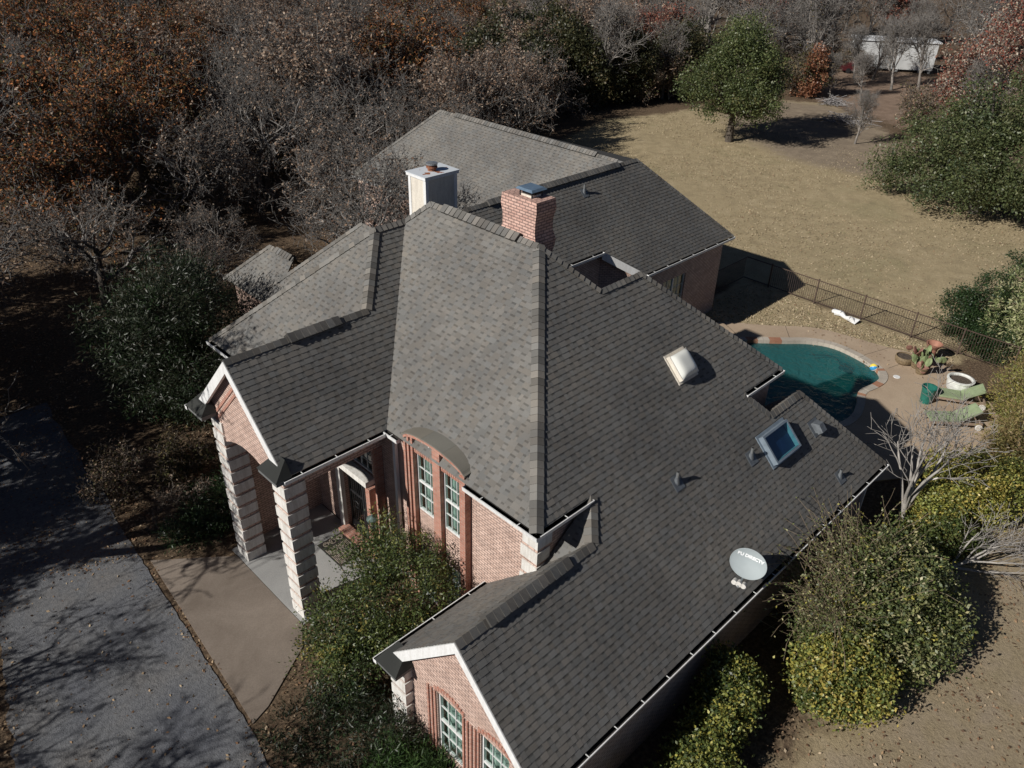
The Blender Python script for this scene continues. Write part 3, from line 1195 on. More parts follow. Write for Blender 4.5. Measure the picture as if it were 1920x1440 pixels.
def ridge_vent(a, b, na, nb, seed, w=0.20):
    """raised vent strip with a dark gap under its caps"""
    mb = MB()
    cap_run(mb, a, b, na, nb, w=w, step=0.22, lift=0.12, seed=seed, thick=0.02)
    a, b = Vector(a), Vector(b)
    d = (b - a).normalized()
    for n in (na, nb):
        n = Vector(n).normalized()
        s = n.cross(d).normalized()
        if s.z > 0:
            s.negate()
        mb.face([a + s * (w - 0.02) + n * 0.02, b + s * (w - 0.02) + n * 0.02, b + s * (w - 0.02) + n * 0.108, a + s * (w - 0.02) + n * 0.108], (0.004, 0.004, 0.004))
    mb.build('ridge_vent', M['shingle'], HOUSE)


def lerp(a, b, t):
    return tuple(a[i] + (b[i] - a[i]) * t for i in range(3))


ridge_vent(lerp(P0, RL, 0.16), lerp(P0, RL, 0.86), NX, NXp, 71)
ridge_vent(lerp(PG, RE, 0.42), lerp(PG, RE, 0.78), NY, NYp, 72)
ridge_vent(lerp(P4, P3, 0.20), lerp(P4, P3, 0.80), NY, NYp, 73)
ridge_vent((23.0, 24.56, 8.53), (32.0, 24.56, 8.53), F1Y, Vector((0, 1, 1)), 74)
ridge_vent((32.6, 26.4, 8.53), (32.6, 37.6, 8.53), F1X, Vector((1, 0, 1)), 75)
ridge_vent((16.45, 30.2, 6.0), (16.45, 31.5, 6.0), NX, NXp, 76)


# ---- gutters: open troughs with a pale outer lip
def gutter(a, b, out, name='gutter', w=0.15, h=0.13, ticks=True, drop=0.02):
    """a,b along the eave edge; out: unit vector pointing away from the house"""
    a, b, out = Vector(a) - Vector((0, 0, drop)), Vector(b) - Vector((0, 0, drop)), Vector(out).normalized()
    mb = MB()
    Z = Vector((0, 0, 1))
    t = 0.012
    prof_out = [out * w, out * (w * 0.85) - Z * h]
    mb.face([a - Z * h, b - Z * h, b + out * w * 0.85 - Z * h, a + out * w * 0.85 - Z * h], mi=0)
    # outer face
    o0, o1 = a + out * w * 0.85 - Z * h, b + out * w * 0.85 - Z * h
    t0, t1 = a + out * w, b + out * w
    mb.face([o0, o1, t1, t0], mi=0)
    mb.face([t0, t1, t1 - out * 0.028, t0 - out * 0.028], mi=0)          # lip
    i0, i1 = t0 - out * 0.028 - Z * 0.01, t1 - out * 0.028 - Z * 0.01
    mb.face([i0, o0 - out * 0.02 + Z * t, o1 - out * 0.02 + Z * t, i1], mi=1)
    mb.face([a - Z * (h - 0.03), o0 - out * 0.02 + Z * 0.03, o1 - out * 0.02 + Z * 0.03, b - Z * (h - 0.03)], mi=1)
    mb.face([a + Z * 0.0, b + Z * 0.0, b - Z * h, a - Z * h], mi=1)
    for p, s in ((a, 1), (b, -1)):
        mb.face([p, p - Z * h, p + out * w * 0.85 - Z * h, p + out * w], mi=0)
    if ticks:
        n = max(1, int((b - a).length / 1.05))
        for i in range(n):
            p = a + (b - a) * ((i + 0.5) / n)
            d = (b - a).normalized()
            mb.bar(p + out * 0.02 + Z * 0.004, p + out * (w - 0.02) + Z * 0.004, 0.022, 0.008)
    return mb.build(name, [M['white'], M['debris_shade']], HOUSE)


gutter(E1, P2, (0, -1, 0))
gutter((11.08, 12.58, ZE), (11.08, 9.80, ZE), (-1, 0, 0))
gutter((11.08, 16.07, ZE), (11.08, 15.45, ZE), (-1, 0, 0))
gutter((7.60, 16.07, ZE), (10.93, 16.07, ZE), (0, -1, 0))
gutter((7.35, 21.17, ZE), (9.84, 21.17, ZE), (0, 1, 0))
gutter(SL, (9.85, 21.4, ZE), (-1, 0, 0))
gutter(P5, P6, (0, -1, 0))
gutter((7.40, 11.96, 3.08), (11.35, 11.96, 3.08), (0, 1, 0))
gutter(P9, P10, (0, -1, 0))
gutter(RB, FC, (0, -1, 0))
gutter((24.9, 21.82, 5.79), A8b, (0, -1, 0))
# far wing's rear eave boards etc.
fb = MB()


def board(mb, a, b, h, t, out, mi=0):
    """upright trim board hanging h below the line a-b, t thick toward out"""
    a, b, out = Vector(a), Vector(b), Vector(out).normalized() * t
    Z = Vector((0, 0, 1)) * h
    p = [a - Z, b - Z, b - Z + out, a - Z + out, a, b, b + out, a + out]
    mb.hexa(p, mi=mi)


for a, b, out in ((E1, P2, (0, 1, 0)), (P5, P6, (0, 1, 0)), ((7.70, 16.07, ZE), (11.08, 16.07, ZE), (0, 1, 0)), (E1, (11.08, 12.6, ZE), (1, 0, 0)),
                  (P9, P10, (0, 1, 0)), (RB, FC, (0, 1, 0)), ((21.6, 21.82, 5.79), A8b, (0, 1, 0)), ((7.82, 11.96, 3.08), (11.35, 11.96, 3.08), (0, -1, 0)),
                  (SE, SL, (1, 0, 0)), ((28.5, 43.2, 4.43), (28.5, 28.66, 4.43), (1, 0, 0))):
    fb = MB()
    board(fb, Vector(a) - Vector((0, 0, 0.04)), Vector(b) - Vector((0, 0, 0.04)), 0.2, 0.03, out)
    fb.build('fascia', M['fascia'], HOUSE)


# ---- rake boards on the gables
def rake(pk, lo, th, drop, name='rake_board'):
    """white board under a gable's sloping edge: pk to lo, th thick in +x, drop deep"""
    mb = MB()
    pk, lo = Vector(pk), Vector(lo)
    d = (lo - pk).normalized()
    n = Vector((0, -d.z, d.y))
    if n.z > 0:
        n.negate()
    a, b = pk - Vector((0, 0, 0.02)), lo - Vector((0, 0, 0.02))
    c, e = a + Vector((0, 0, -drop * 1.25)), b + n * drop
    x = Vector((th, 0, 0))
    mb.hexa([c, c + x, e + x, e, a, a + x, b + x, b])
    for f in mb.f:
        pass
    return mb.build(name, M['white'], HOUSE, merge=True)


rake((7.66, 18.62, 9.05), (7.66, 16.30, 6.73), 0.10, 0.30)
rake((7.66, 18.62, 9.05), (7.66, 20.94, 6.73), 0.10, 0.30)
rake((7.75, 9.24, 5.80), (7.75, 6.52, 3.08), 0.10, 0.26)
rake((7.75, 9.24, 5.80), (7.75, 11.70, 3.34), 0.10, 0.28)
mb = MB()
a, b = Vector(A8b), Vector(RB)
mb.hexa([a + Vector((0, 0, -0.42)), a + Vector((0.1, 0.1, -0.42)), b + Vector((0.1, 0.1, -0.42)), b + Vector((0, 0, -0.42)), a + Vector((0, 0, -0.02)), a + Vector((0.1, 0.1, -0.02)), b + Vector((0.1, 0.1, -0.02)), b + Vector((0, 0, -0.02))])
mb.build('rake_board', M['white'], HOUSE)


# ---- little hipped returns at the foot of the gable rakes
def cornice(x0, x1, y0, y1, z, hz):
    """small flat-topped return: pyramid roof over a box at the gable corner"""
    mb = MB()
    c = [(x0, y0, z), (x1, y0, z), (x1, y1, z), (x0, y1, z)]
    rx = x1
    apex = [(x1, y0 + (y1 - y0) * 0.28, z + hz), (x1, y1 - (y1 - y0) * 0.28, z + hz)]
    mb.face([c[0], apex[0], apex[1], c[3]], (0.04, 0.042, 0.04))
    mb.face([c[0], c[1], apex[0]], (0.04, 0.042, 0.04))
    mb.face([c[3], apex[1], c[2]], (0.04, 0.042, 0.04))
    mb.box(x0 + 0.03, x1, y0 + 0.03, y1 - 0.03, z - 0.14, z - 0.002, (0.16, 0.165, 0.165))
    mb.build('cornice_return', M['shingle'], HOUSE)


cornice(7.36, 7.86, 15.98, 17.0, 6.5, 0.42)
cornice(7.36, 7.86, 20.25, 21.25, 6.5, 0.42)
cornice(7.40, 8.0, 11.15, 12.02, 3.09, 0.42)


# ---- walls with real openings
def wall_x(mb, x, u0, u1, z0, z1, holes, thick=0.3, mi=0):
    """wall facing -x at plane x from y=u0..u1 with holes (y0,y1,z0,z1); reveals thick deep"""
    us = sorted({u0, u1, *[h[0] for h in holes], *[h[1] for h in holes]})
    zs = sorted({z0, z1, *[h[2] for h in holes], *[h[3] for h in holes]})
    for a, b in zip(us, us[1:]):
        for c, d in zip(zs, zs[1:]):
            m = ((a + b) / 2, (c + d) / 2)
            if any(h[0] < m[0] < h[1] and h[2] < m[1] < h[3] for h in holes):
                continue
            mb.face([(x, b, c), (x, a, c), (x, a, d), (x, b, d)], mi=mi)
    for h in holes:
        X = x + thick
        mb.face([(x, h[0], h[2]), (X, h[0], h[2]), (X, h[0], h[3]), (x, h[0], h[3])], mi=mi)
        mb.face([(x, h[1], h[3]), (X, h[1], h[3]), (X, h[1], h[2]), (x, h[1], h[2])], mi=mi)
        mb.face([(x, h[0], h[3]), (X, h[0], h[3]), (X, h[1], h[3]), (x, h[1], h[3])], mi=mi)
        mb.face([(x, h[0], h[2]), (x, h[1], h[2]), (X, h[1], h[2]), (X, h[0], h[2])], mi=mi)


def wall_y(mb, y, u0, u1, z0, z1, holes, thick=0.3, mi=0):
    us = sorted({u0, u1, *[h[0] for h in holes], *[h[1] for h in holes]})
    zs = sorted({z0, z1, *[h[2] for h in holes], *[h[3] for h in holes]})
    for a, b in zip(us, us[1:]):
        for c, d in zip(zs, zs[1:]):
            m = ((a + b) / 2, (c + d) / 2)
            if any(h[0] < m[0] < h[1] and h[2] < m[1] < h[3] for h in holes):
                continue
            mb.face([(a, y, c), (b, y, c), (b, y, d), (a, y, d)], mi=mi)
    for h in holes:
        Y = y + thick
        mb.face([(h[0], y, h[3]), (h[0], Y, h[3]), (h[0], Y, h[2]), (h[0], y, h[2])], mi=mi)
        mb.face([(h[1], y, h[2]), (h[1], Y, h[2]), (h[1], Y, h[3]), (h[1], y, h[3])], mi=mi)
        mb.face([(h[0], y, h[3]), (h[1], y, h[3]), (h[1], Y, h[3]), (h[0], Y, h[3])], mi=mi)
        mb.face([(h[0], y, h[2]), (h[0], Y, h[2]), (h[1], Y, h[2]), (h[1], y, h[2])], mi=mi)


def window(axis, plane, u0, u1, z0, z1, cols, rows, rail=True, curtain=True, name='window'):
    """sash window standing in a wall opening; axis 'x': glass faces -x, 'y': faces -y"""
    def T(p):       # (across, depth inwards, up)
        return (plane + p[1], p[0], p[2]) if axis == 'x' else (p[0], plane + p[1], p[2])

    def bx(mb, a0, a1, d0, d1, c0, c1, mi=0):
        q = [T(p) for p in ((a0, d0, c0), (a1, d0, c0), (a1, d1, c0), (a0, d1, c0), (a0, d0, c1), (a1, d0, c1), (a1, d1, c1), (a0, d1, c1))]
        if axis == 'x':
            q = [q[0], q[3], q[2], q[1], q[4], q[7], q[6], q[5]]
        mb.hexa(q, mi=mi)
    f = MB()
    e = 0.045
    bx(f, u0, u0 + e, 0, 0.09, z0, z1)
    bx(f, u1 - e, u1, 0, 0.09, z0, z1)
    bx(f, u0 + e, u1 - e, 0, 0.09, z1 - e, z1)
    bx(f, u0 + e, u1 - e, 0, 0.09, z0, z0 + e)
    if rail:
        zm = (z0 + z1) / 2
        bx(f, u0 + e, u1 - e, 0.01, 0.08, zm - 0.035, zm + 0.035)
    for i in range(1, cols):
        u = u0 + e + (u1 - u0 - 2 * e) * i / cols
        bx(f, u - 0.008, u + 0.008, 0.02, 0.07, z0 + e, z1 - e)
    for j in range(1, rows):
        z = z0 + e + (z1 - z0 - 2 * e) * j / rows
        if rail and abs(z - (z0 + z1) / 2) < 0.05:
            continue
        bx(f, u0 + e, u1 - e, 0.023, 0.067, z - 0.008, z + 0.008)
    fo = f.build(name, M['white'], HOUSE)
    g = MB()
    g.face([T(p) for p in ((u0 + e, 0.045, z0 + e), (u1 - e, 0.045, z0 + e), (u1 - e, 0.045, z1 - e), (u0 + e, 0.045, z1 - e))])
    g.build('pane', M['glass'], fo)
    c = MB()
    if curtain:
        n = 46
        P = []
        for i in range(n + 1):
            t = i / n
            u = u0 + (u1 - u0) * t
            P.append((u, 0.19 + 0.03 * math.sin(t * 34) + 0.015 * math.sin(t * 71 + 1)))
        for a, b in zip(P, P[1:]):
            c.face([T((a[0], a[1], z0)), T((b[0], b[1], z0)), T((b[0], b[1], z1)), T((a[0], a[1], z1))])
        c.build('curtain', M['curtain'], fo, smooth=True)
    bk = MB()
    bk.face([T((u0, 0.285, z0)), T((u1, 0.285, z0)), T((u1, 0.285, z1)), T((u0, 0.285, z1))])
    bk.build('backing', M['interior'], fo)
    return fo


GB = -1.6      # foundations go below the lowest ground
wl = MB()
# front wall, right of the bay and behind the porch
wall_x(wl, 11.35, 10.12, 12.89, GB, 6.3, [])
wall_x(wl, 11.35, 15.28, 21.0, GB, 6.3, [(17.45, 19.25, 0.5, 3.55), (17.45, 19.25, 3.78, 5.3)], 0.35)
# right-hand return of the main block
wall_y(wl, 10.12, 11.35, 13.6, GB, 6.3, [])
# porch inner left wall
wl.face([(8.2, 20.95, GB), (11.35, 20.95, GB), (11.35, 20.95, 6.3), (8.2, 20.95, 6.3)])
# wing: gable wall with two windows, long side, inner side
WH = [(9.30, 10.24, 0.70, 2.95), (7.65, 8.62, 0.70, 2.95)]
wall_x(wl, 8.0, 6.85, 11.65, GB, 3.2, WH)
wl.face([(8.0, 11.65, 3.2), (8.0, 6.85, 3.2), (8.0, 9.25, 5.6)])
wall_y(wl, 6.85, 8.0, 25.3, GB, 3.3, [])
wl.face([(11.35, 11.65, GB), (8.0, 11.65, GB), (8.0, 11.65, 3.2), (11.35, 11.65, 3.2)])
wl.face([(25.3, 6.85, GB), (25.3, 10.5, GB), (25.3, 10.5, 3.2), (25.3, 6.85, 3.2)])
# walls by the pool notch
wl.face([(20.9, 10.2, GB), (23.0, 10.2, GB), (23.0, 10.2, 6.2), (20.9, 10.2, 6.2)])
wl.face([(23.0, 10.2, GB), (23.0, 16.9, GB), (23.0, 16.9, 6.2), (23.0, 10.2, 6.2)])
wl.face([(20.9, 9.3, 2.0), (20.9, 10.2, 2.0), (20.9, 10.2, 6.2), (20.9, 9.3, 5.4)])
# rear wing
wall_y(wl, 20.85, 29.6, 37.2, GB, 4.35, [(31.9, 33.9, 0.25, 3.3)])
wl.face([(37.2, 20.85, GB), (37.2, 43, GB), (37.2, 43, 4.35), (37.2, 20.85, 4.35)])
wl.face([(28.2, 22.15, GB), (29.6, 20.85, GB), (29.6, 20.85, 4.4), (28.2, 22.15, 5.7)][::-1])
wl.face([(21.6, 22.15, GB), (28.2, 22.15, GB), (28.2, 22.15, 5.7), (21.6, 22.15, 5.7)])
wl.face([(28.8, 43, GB), (28.8, 28.9, GB), (28.8, 28.9, 4.3), (28.8, 43, 4.3)])
wl.face([(28.8, 43, GB), (37.2, 43, GB), (37.2, 43, 4.3), (28.8, 43, 4.3)])
# left side roofs' walls
wl.face([(15.1, 33.5, GB), (15.1, 24.6, GB), (15.1, 24.6, 4.6), (15.1, 33.5, 4.4)])
wl.face([(10.15, 24.4, GB), (20.4, 24.4, GB), (20.4, 24.4, 6.3), (10.15, 24.4, 6.3)])
wl.face([(20.5, 24.4, GB), (20.5, 17, GB), (20.5, 17, 6.4), (20.5, 24.4, 6.4)])
wl.face([(20.5, 16.9, GB), (23, 16.9, GB), (23, 16.9, 6.3), (20.5, 16.9, 6.3)])
wl.face([(10.15, 24.4, GB), (10.15, 20.95, GB), (10.15, 20.95, 6.3), (10.15, 24.4, 6.3)])
wl.build('wall', M['brick'], HOUSE)

# porch gable: brick face with a low arch over the columns
pg = MB()
xg, xb = 7.90, 8.45
yL, yR = 20.74, 16.60
n = 24
arch = []
for i in range(n + 1):
    t = i / n
    y = yR + (yL - yR) * t
    q_ = min(1, max(0, (y - 17.2) / (20.1 - 17.2)))
    arch.append((y, 5.45 + 0.45 * math.sin(math.pi * q_) ** 0.8))
top = lambda y: 8.78 - abs(y - 18.62)
ys_ = sorted(arch + [(18.62, 5.45 + 0.45)])
for a, b in zip(ys_, ys_[1:]):
    ta, tb = top(a[0]), top(b[0])
    pg.face([(xg, b[0], b[1]), (xg, a[0], a[1]), (xg, a[0], ta), (xg, b[0], tb)])
    pg.face([(xb, a[0], a[1]), (xb, b[0], b[1]), (xb, b[0], tb), (xb, a[0], ta)])
    pg.face([(xg, a[0], a[1]), (xg, b[0], b[1]), (xb, b[0], b[1]), (xb, a[0], a[1])])
# side beams over the openings
pg.box(8.5, 11.34, 16.62, 17.02, 5.55, 6.3)
pg.box(8.5, 11.34, 20.36, 20.74, 5.55, 6.3)
pg.build('porch_gable', M['brick'], HOUSE)
# red brick bands on the gable
rb = MB()
for off in (0.42, 0.60):
    a = Vector((xg - 0.012, 18.70, 8.78 - off * 1.41 - 0.08))
    b = Vector((xg - 0.012, 20.55, 8.78 - off * 1.41 - 1.93))
    d = (b - a).normalized()
    rb.bar(a + d * 0.1, b, 0.085, 0.03, up=(1, 0, 0))
for k in range(30):
    t = k / 30
    rb.box(xg - 0.02, xg + 0.03, 18.62 - 0.28 - 1.85 * t, 18.62 - 0.19 - 1.85 * t, 8.78 - 0.42 - 1.85 * t, 8.78 - 0.30 - 1.85 * t)
rb.build('brick_trim', M['brick_red'], HOUSE)


# columns: limestone blocks with recessed brick courses
def column(x, y, z0, z1, w=0.68, nb=10):
    H = (z1 - z0) / nb
    core = MB()
    core.box(x + 0.035, x + w - 0.035, y + 0.035, y + w - 0.035, z0, z1)
    co = core.build('porch_column', M['brick'], HOUSE)
    st = MB()
    r = random.Random(int(y * 100))
    for i in range(nb):
        a = z0 + i * H
        k = (r.random() - 0.5) * 0.012
        st.box(x + k, x + w + k, y - k, y + w - k, a + 0.002, a + H * 0.74)
    so = st.build('stone_block', M['stone'], co)
    bv = so.modifiers.new('bevel', 'BEVEL')
    bv.width = 0.025
    bv.segments = 2
    bv.limit_method = 'ANGLE'


column(7.84, 16.58, 0.50, 6.3, nb=12)
column(7.84, 20.06, 0.50, 6.3, nb=12)
# quoins on the main corner and the wing corner
q = MB()
for i in range(6):
    z = 6.02 - 0.50 * i
    q.box(11.32, 11.86 if i % 2 == 0 else 11.80, 10.09, 10.64 if i % 2 == 0 else 10.70, z - 0.38, z + 0.0)
q.build('quoin', M['stone'], HOUSE)
q = MB()
for i in range(7):
    z = 2.95 - 0.47 * i
    q.box(7.74, 8.36, 11.24, 11.86, z - 0.35, z)
qo = q.build('quoin', M['stone'], HOUSE)
q = MB()
q.box(7.78, 8.32, 11.28, 11.82, GB, 2.96)
q.build('corner_pier', M['brick'], HOUSE)

# ---- arched window bay
bx0 = 11.12
YB0, YB1 = 12.67, 15.33
OPEN = ((12.905, 13.725), (14.055, 14.925))


def arch_z(y):
    c = (y - 14.0) / 1.33
    return 6.64 + 0.36 * math.sqrt(max(0, 1 - c * c * 0.97))


bay = MB()
for a, b in ((12.67, 12.90), (13.73, 14.05), (14.93, 15.02), (15.11, 15.19), (15.27, 15.36)):
    bay.box(bx0, 11.50, a, b, GB, min(arch_z(a), arch_z(b)) - 0.09)
bay.build('bay_pier', M['brick_red'], HOUSE)
bay = MB()
bay.box(11.27, 11.50, 15.025, 15.105, GB, 6.5)
bay.box(11.27, 11.50, 15.195, 15.265, GB, 6.5)
bay.build('bay_spandrel', M['brick'], HOUSE)
for a, b in OPEN:
    for c, d in ((2.71, 4.09), (GB, 0.49)):
        bay = MB()
        bay.box(11.27, 11.50, a, b, c, d)
        bay.build('bay_spandrel', M['brick'], HOUSE)
bay = MB()
for a, b in OPEN:
    n = 9
    for i in range(n):
        y0 = a + (b - a) * i / n
        y1 = a + (b - a) * (i + 0.8) / n
        bay.hexa([(11.17, y0, 6.26), (11.49, y0, 6.26), (11.49, y1, 6.26), (11.17, y1, 6.26), (11.17, y0 + 0.03, 6.42), (11.49, y0 + 0.03, 6.42), (11.49, y1 + 0.03, 6.42), (11.17, y1 + 0.03, 6.42)])
    bay.box(11.20, 11.48, a, b, 6.262, 6.418)
# arch ring
n = 26
for i in range(n):
    y0, y1 = YB0 + (YB1 - YB0) * i / n, YB0 + (YB1 - YB0) * (i + 1) / n
    z0, z1 = arch_z(y0), arch_z(y1)
    bay.hexa([(bx0 - 0.02, y0, z0 - 0.12), (11.7, y0, z0 - 0.12), (11.7, y1, z1 - 0.12), (bx0 - 0.02, y1, z1 - 0.12), (bx0 - 0.02, y0, z0 - 0.02), (11.7, y0, z0 - 0.02), (11.7, y1, z1 - 0.02), (bx0 - 0.02, y1, z1 - 0.02)])
bay.build('brick_arch', M['brick_red'], HOUSE)
eb = MB()
n = 42
for i in range(n):
    y0, y1 = YB0 - 0.05 + (YB1 - YB0 + 0.10) * i / n, YB0 - 0.05 + (YB1 - YB0 + 0.10) * (i + 1) / n
    z0, z1 = arch_z(min(max(y0, YB0), YB1)), arch_z(min(max(y1, YB0), YB1))
    X0, X1 = 11.08 + (z0 - ZE) / P_ + 0.05, 11.08 + (z1 - ZE) / P_ + 0.05
    c = shade(random.Random(i // 14 + 3), (0.19, 0.18, 0.155), 0.94, 1.06)
    g = 0.004 if i % 14 == 0 else 0
    eb.hexa([(bx0 - 0.04, y0 + g, z0 - 0.015), (X0, y0 + g, z0 - 0.015), (X1, y1, z1 - 0.015), (bx0 - 0.04, y1, z1 - 0.015), (bx0 - 0.04, y0 + g, z0 + 0.025), (X0, y0 + g, z0 + 0.045), (X1, y1, z1 + 0.045), (bx0 - 0.04, y1, z1 + 0.025)], c)
eb.build('eyebrow_roof', M['shingle'], HOUSE)

for a, b in OPEN:
    window('x', 11.27, a, b, 4.10, 6.25, 3, 4)
    window('x', 11.27, a, b, 0.50, 2.70, 3, 4)
# arched transoms
for a, b in OPEN:
    f = MB()
    f.box(11.24, 11.32, a, b, 6.422, 6.46)
    for y in (a, (a * 2 + b) / 3, (a + 2 * b) / 3, b):
        yy = min(max(y, a + 0.015), b - 0.015)
        f.box(11.245, 11.315, yy - 0.013, yy + 0.013, 6.462, max(6.47, arch_z(yy) - 0.13))
    m = 10
    for i in range(m):
        y0, y1 = a + (b - a) * i / m, a + (b - a) * (i + 1) / m
        f.hexa([(11.24, y0, arch_z(y0) - 0.155), (11.32, y0, arch_z(y0) - 0.155), (11.32, y1, arch_z(y1) - 0.155), (11.24, y1, arch_z(y1) - 0.155),
                (11.24, y0, arch_z(y0) - 0.125), (11.32, y0, arch_z(y0) - 0.125), (11.32, y1, arch_z(y1) - 0.125), (11.24, y1, arch_z(y1) - 0.125)])
    fo = f.build('transom', M['white'], HOUSE)
    g = MB()
    g.face([(11.28, a, 6.45), (11.28, a, arch_z(a) - 0.13), (11.28, (a + b) / 2, arch_z((a + b) / 2) - 0.13), (11.28, b, arch_z(b) - 0.13), (11.28, b, 6.45)])
    g.build('pane', M['glass'], fo)
    g = MB()
    g.face([(11.46, a, 6.4), (11.46, a, 6.9), (11.46, b, 6.9), (11.46, b, 6.4)])
    g.build('backing', M['interior'], fo)

# wing windows with red pilasters
window('x', 8.06, 9.30, 10.24, 0.70, 2.94, 3, 4)
window('x', 8.06, 7.65, 8.62, 0.70, 2.94, 3, 4)
pl = MB()
for y in (10.30, 10.44, 10.58, 9.22, 9.08, 8.94, 8.80, 8.68):
    pl.box(7.955, 8.02, y - 0.03, y + 0.03, GB, 2.96)
for c in (9.77, 8.135):
    for i in range(11):
        t = -1 + 2 * i / 10
        zz = 3.0 + 0.16 * (1 - t * t)
        pl.box(7.965, 8.015, c + t * 0.52 - 0.05, c + t * 0.52 + 0.04, zz, zz + 0.13)
for y1 in (11.35, 7.15):
    a = Vector((7.985, 9.24, 5.32))
    b = Vector((7.985, y1, 5.32 - abs(y1 - 9.24)))
    pl.bar(a, b, 0.13, 0.03, up=(1, 0, 0))
pl.build('brick_trim', M['brick_red'], HOUSE)
# rear wing glass doors in grey frames
window('y', 20.93, 31.9, 32.9, 0.25, 3.3, 2, 5, rail=False)
window('y', 20.93, 32.9, 33.9, 0.25, 3.3, 2, 5, rail=False)

# ---- front door
fr = MB()
fr.box(11.20, 11.40, 19.26, 19.52, 0.50, 3.55)
fr.build('door_pilaster', M['stone'], HOUSE)
fr = MB()
fr.box(10.98, 11.34, 17.34, 19.55, 3.56, 3.78)
fr.build('door_lintel', M['stone'], HOUSE)
fr = MB()
fr.box(11.0, 11.34, 17.20, 17.42, 0.50, 3.555)
fr.box(11.02, 11.33, 16.78, 16.86, 0.50, 5.4)
fr.build('brick_trim', M['brick_red'], HOUSE)
dr = MB()
xd = 11.50
for a, b in ((17.45, 18.33), (18.37, 19.25)):
    dr.box(xd, xd + 0.06, a, a + 0.07, 0.55, 3.5)
    dr.box(xd, xd + 0.06, b - 0.07, b, 0.55, 3.5)
    for z0, z1 in ((0.55, 0.85), (2.1, 2.18), (3.42, 3.5)):
        dr.box(xd + 0.005, xd + 0.055, a + 0.07, b - 0.07, z0, z1)
    for i in range(1, 6):
        y = a + 0.07 + (b - a - 0.14) * i / 6
        dr.box(xd + 0.015, xd + 0.045, y - 0.012, y + 0.012, 0.85, 3.42)
    # scrolls
    for cy, cz, rr in ((a + 0.3, 3.0, 0.16), (b - 0.3, 3.0, 0.16), ((a + b) / 2, 1.65, 0.2)):
        P = [Vector((xd - 0.01, cy + rr * math.cos(t * 0.45) * (1 - t / 22), cz + rr * math.sin(t * 0.45) * (1 - t / 22))) for t in range(17)]
        for p, s in zip(P, P[1:]):
            dr.tube(p, s, 0.014, 0.014, 5, caps=False)
do = dr.build('front_door', M['black_iron'], HOUSE)
g = MB()
g.face([(xd + 0.03, 19.22, 0.85), (xd + 0.03, 17.48, 0.85), (xd + 0.03, 17.48, 3.45), (xd + 0.03, 19.22, 3.45)])
g.build('pane', M['glass'], do)
g = MB()
g.box(11.9, 11.92, 17.3, 19.4, 0.4, 5.3)
g.build('backing', M['interior'], do)
window('x', 11.42, 17.45, 19.25, 3.80, 5.28, 5, 4, rail=False, curtain=False, name='transom')
st = MB()
for i in range(9):
    a = 17.35 + 0.22 * i
    st.box(10.95, 11.34, a, a + 0.205, 0.50, 0.62)
st.build('door_step', M['brick_red'], HOUSE)

# lantern by the door
ln = MB()
lx, ly, lz = 10.98, 17.12, 2.12
ln.lathe((lx, ly, lz), [(0.0, 0.50), (0.03, 0.48), (0.05, 0.42), (0.19, 0.33), (0.20, 0.29), (0.0, 0.29)], 12)
ln.lathe((lx, ly, lz), [(0.0, -0.26), (0.04, -0.24), (0.10, -0.18), (0.11, -0.15), (0.0, -0.15)], 12)
for i in range(6):
    a = i * math.pi / 3
    ln.bar((lx + 0.17 * math.cos(a), ly + 0.17 * math.sin(a), lz + 0.29), (lx + 0.10 * math.cos(a), ly + 0.10 * math.sin(a), lz - 0.16), 0.02, 0.02, up=(math.cos(a), math.sin(a), 0.1))
ln.tube((lx, ly, lz - 0.24), (11.34, ly, lz - 0.12), 0.025, 0.03, 8)
ln.box(11.30, 11.345, ly - 0.07, ly + 0.07, lz - 0.35, lz + 0.1)
lo_ = ln.build('wall_lantern', plain('verdigris_metal', (0.11, 0.16, 0.15), 0.5, metal=0.4, var=0.3), HOUSE)
g = MB()
g.lathe((lx, ly, lz), [(0.09, -0.15), (0.16, 0.285)], 12)
g.build('pane', M['glass'], lo_)

# downspouts
for x0, y0, zt, zb in ((11.27, 15.98, 6.35, 0.4),):
    d = MB()
    d.box(x0 - 0.06, x0 + 0.05, y0 - 0.06, y0 + 0.06, zb, zt - 0.25)
    d.bar((x0, y0, zt - 0.25), (x0 - 0.2, y0 + 0.05, zt), 0.1, 0.1, up=(0, 1, 0))
    d.build('downspout', M['white'], HOUSE)
d = MB()
d.bar((25.35, 6.52, 3.0), (25.25, 6.78, 2.7), 0.09, 0.09, up=(1, 0, 0))
d.box(25.2, 25.3, 6.74, 6.84, -1, 2.7)
d.build('downspout', M['white'], HOUSE)


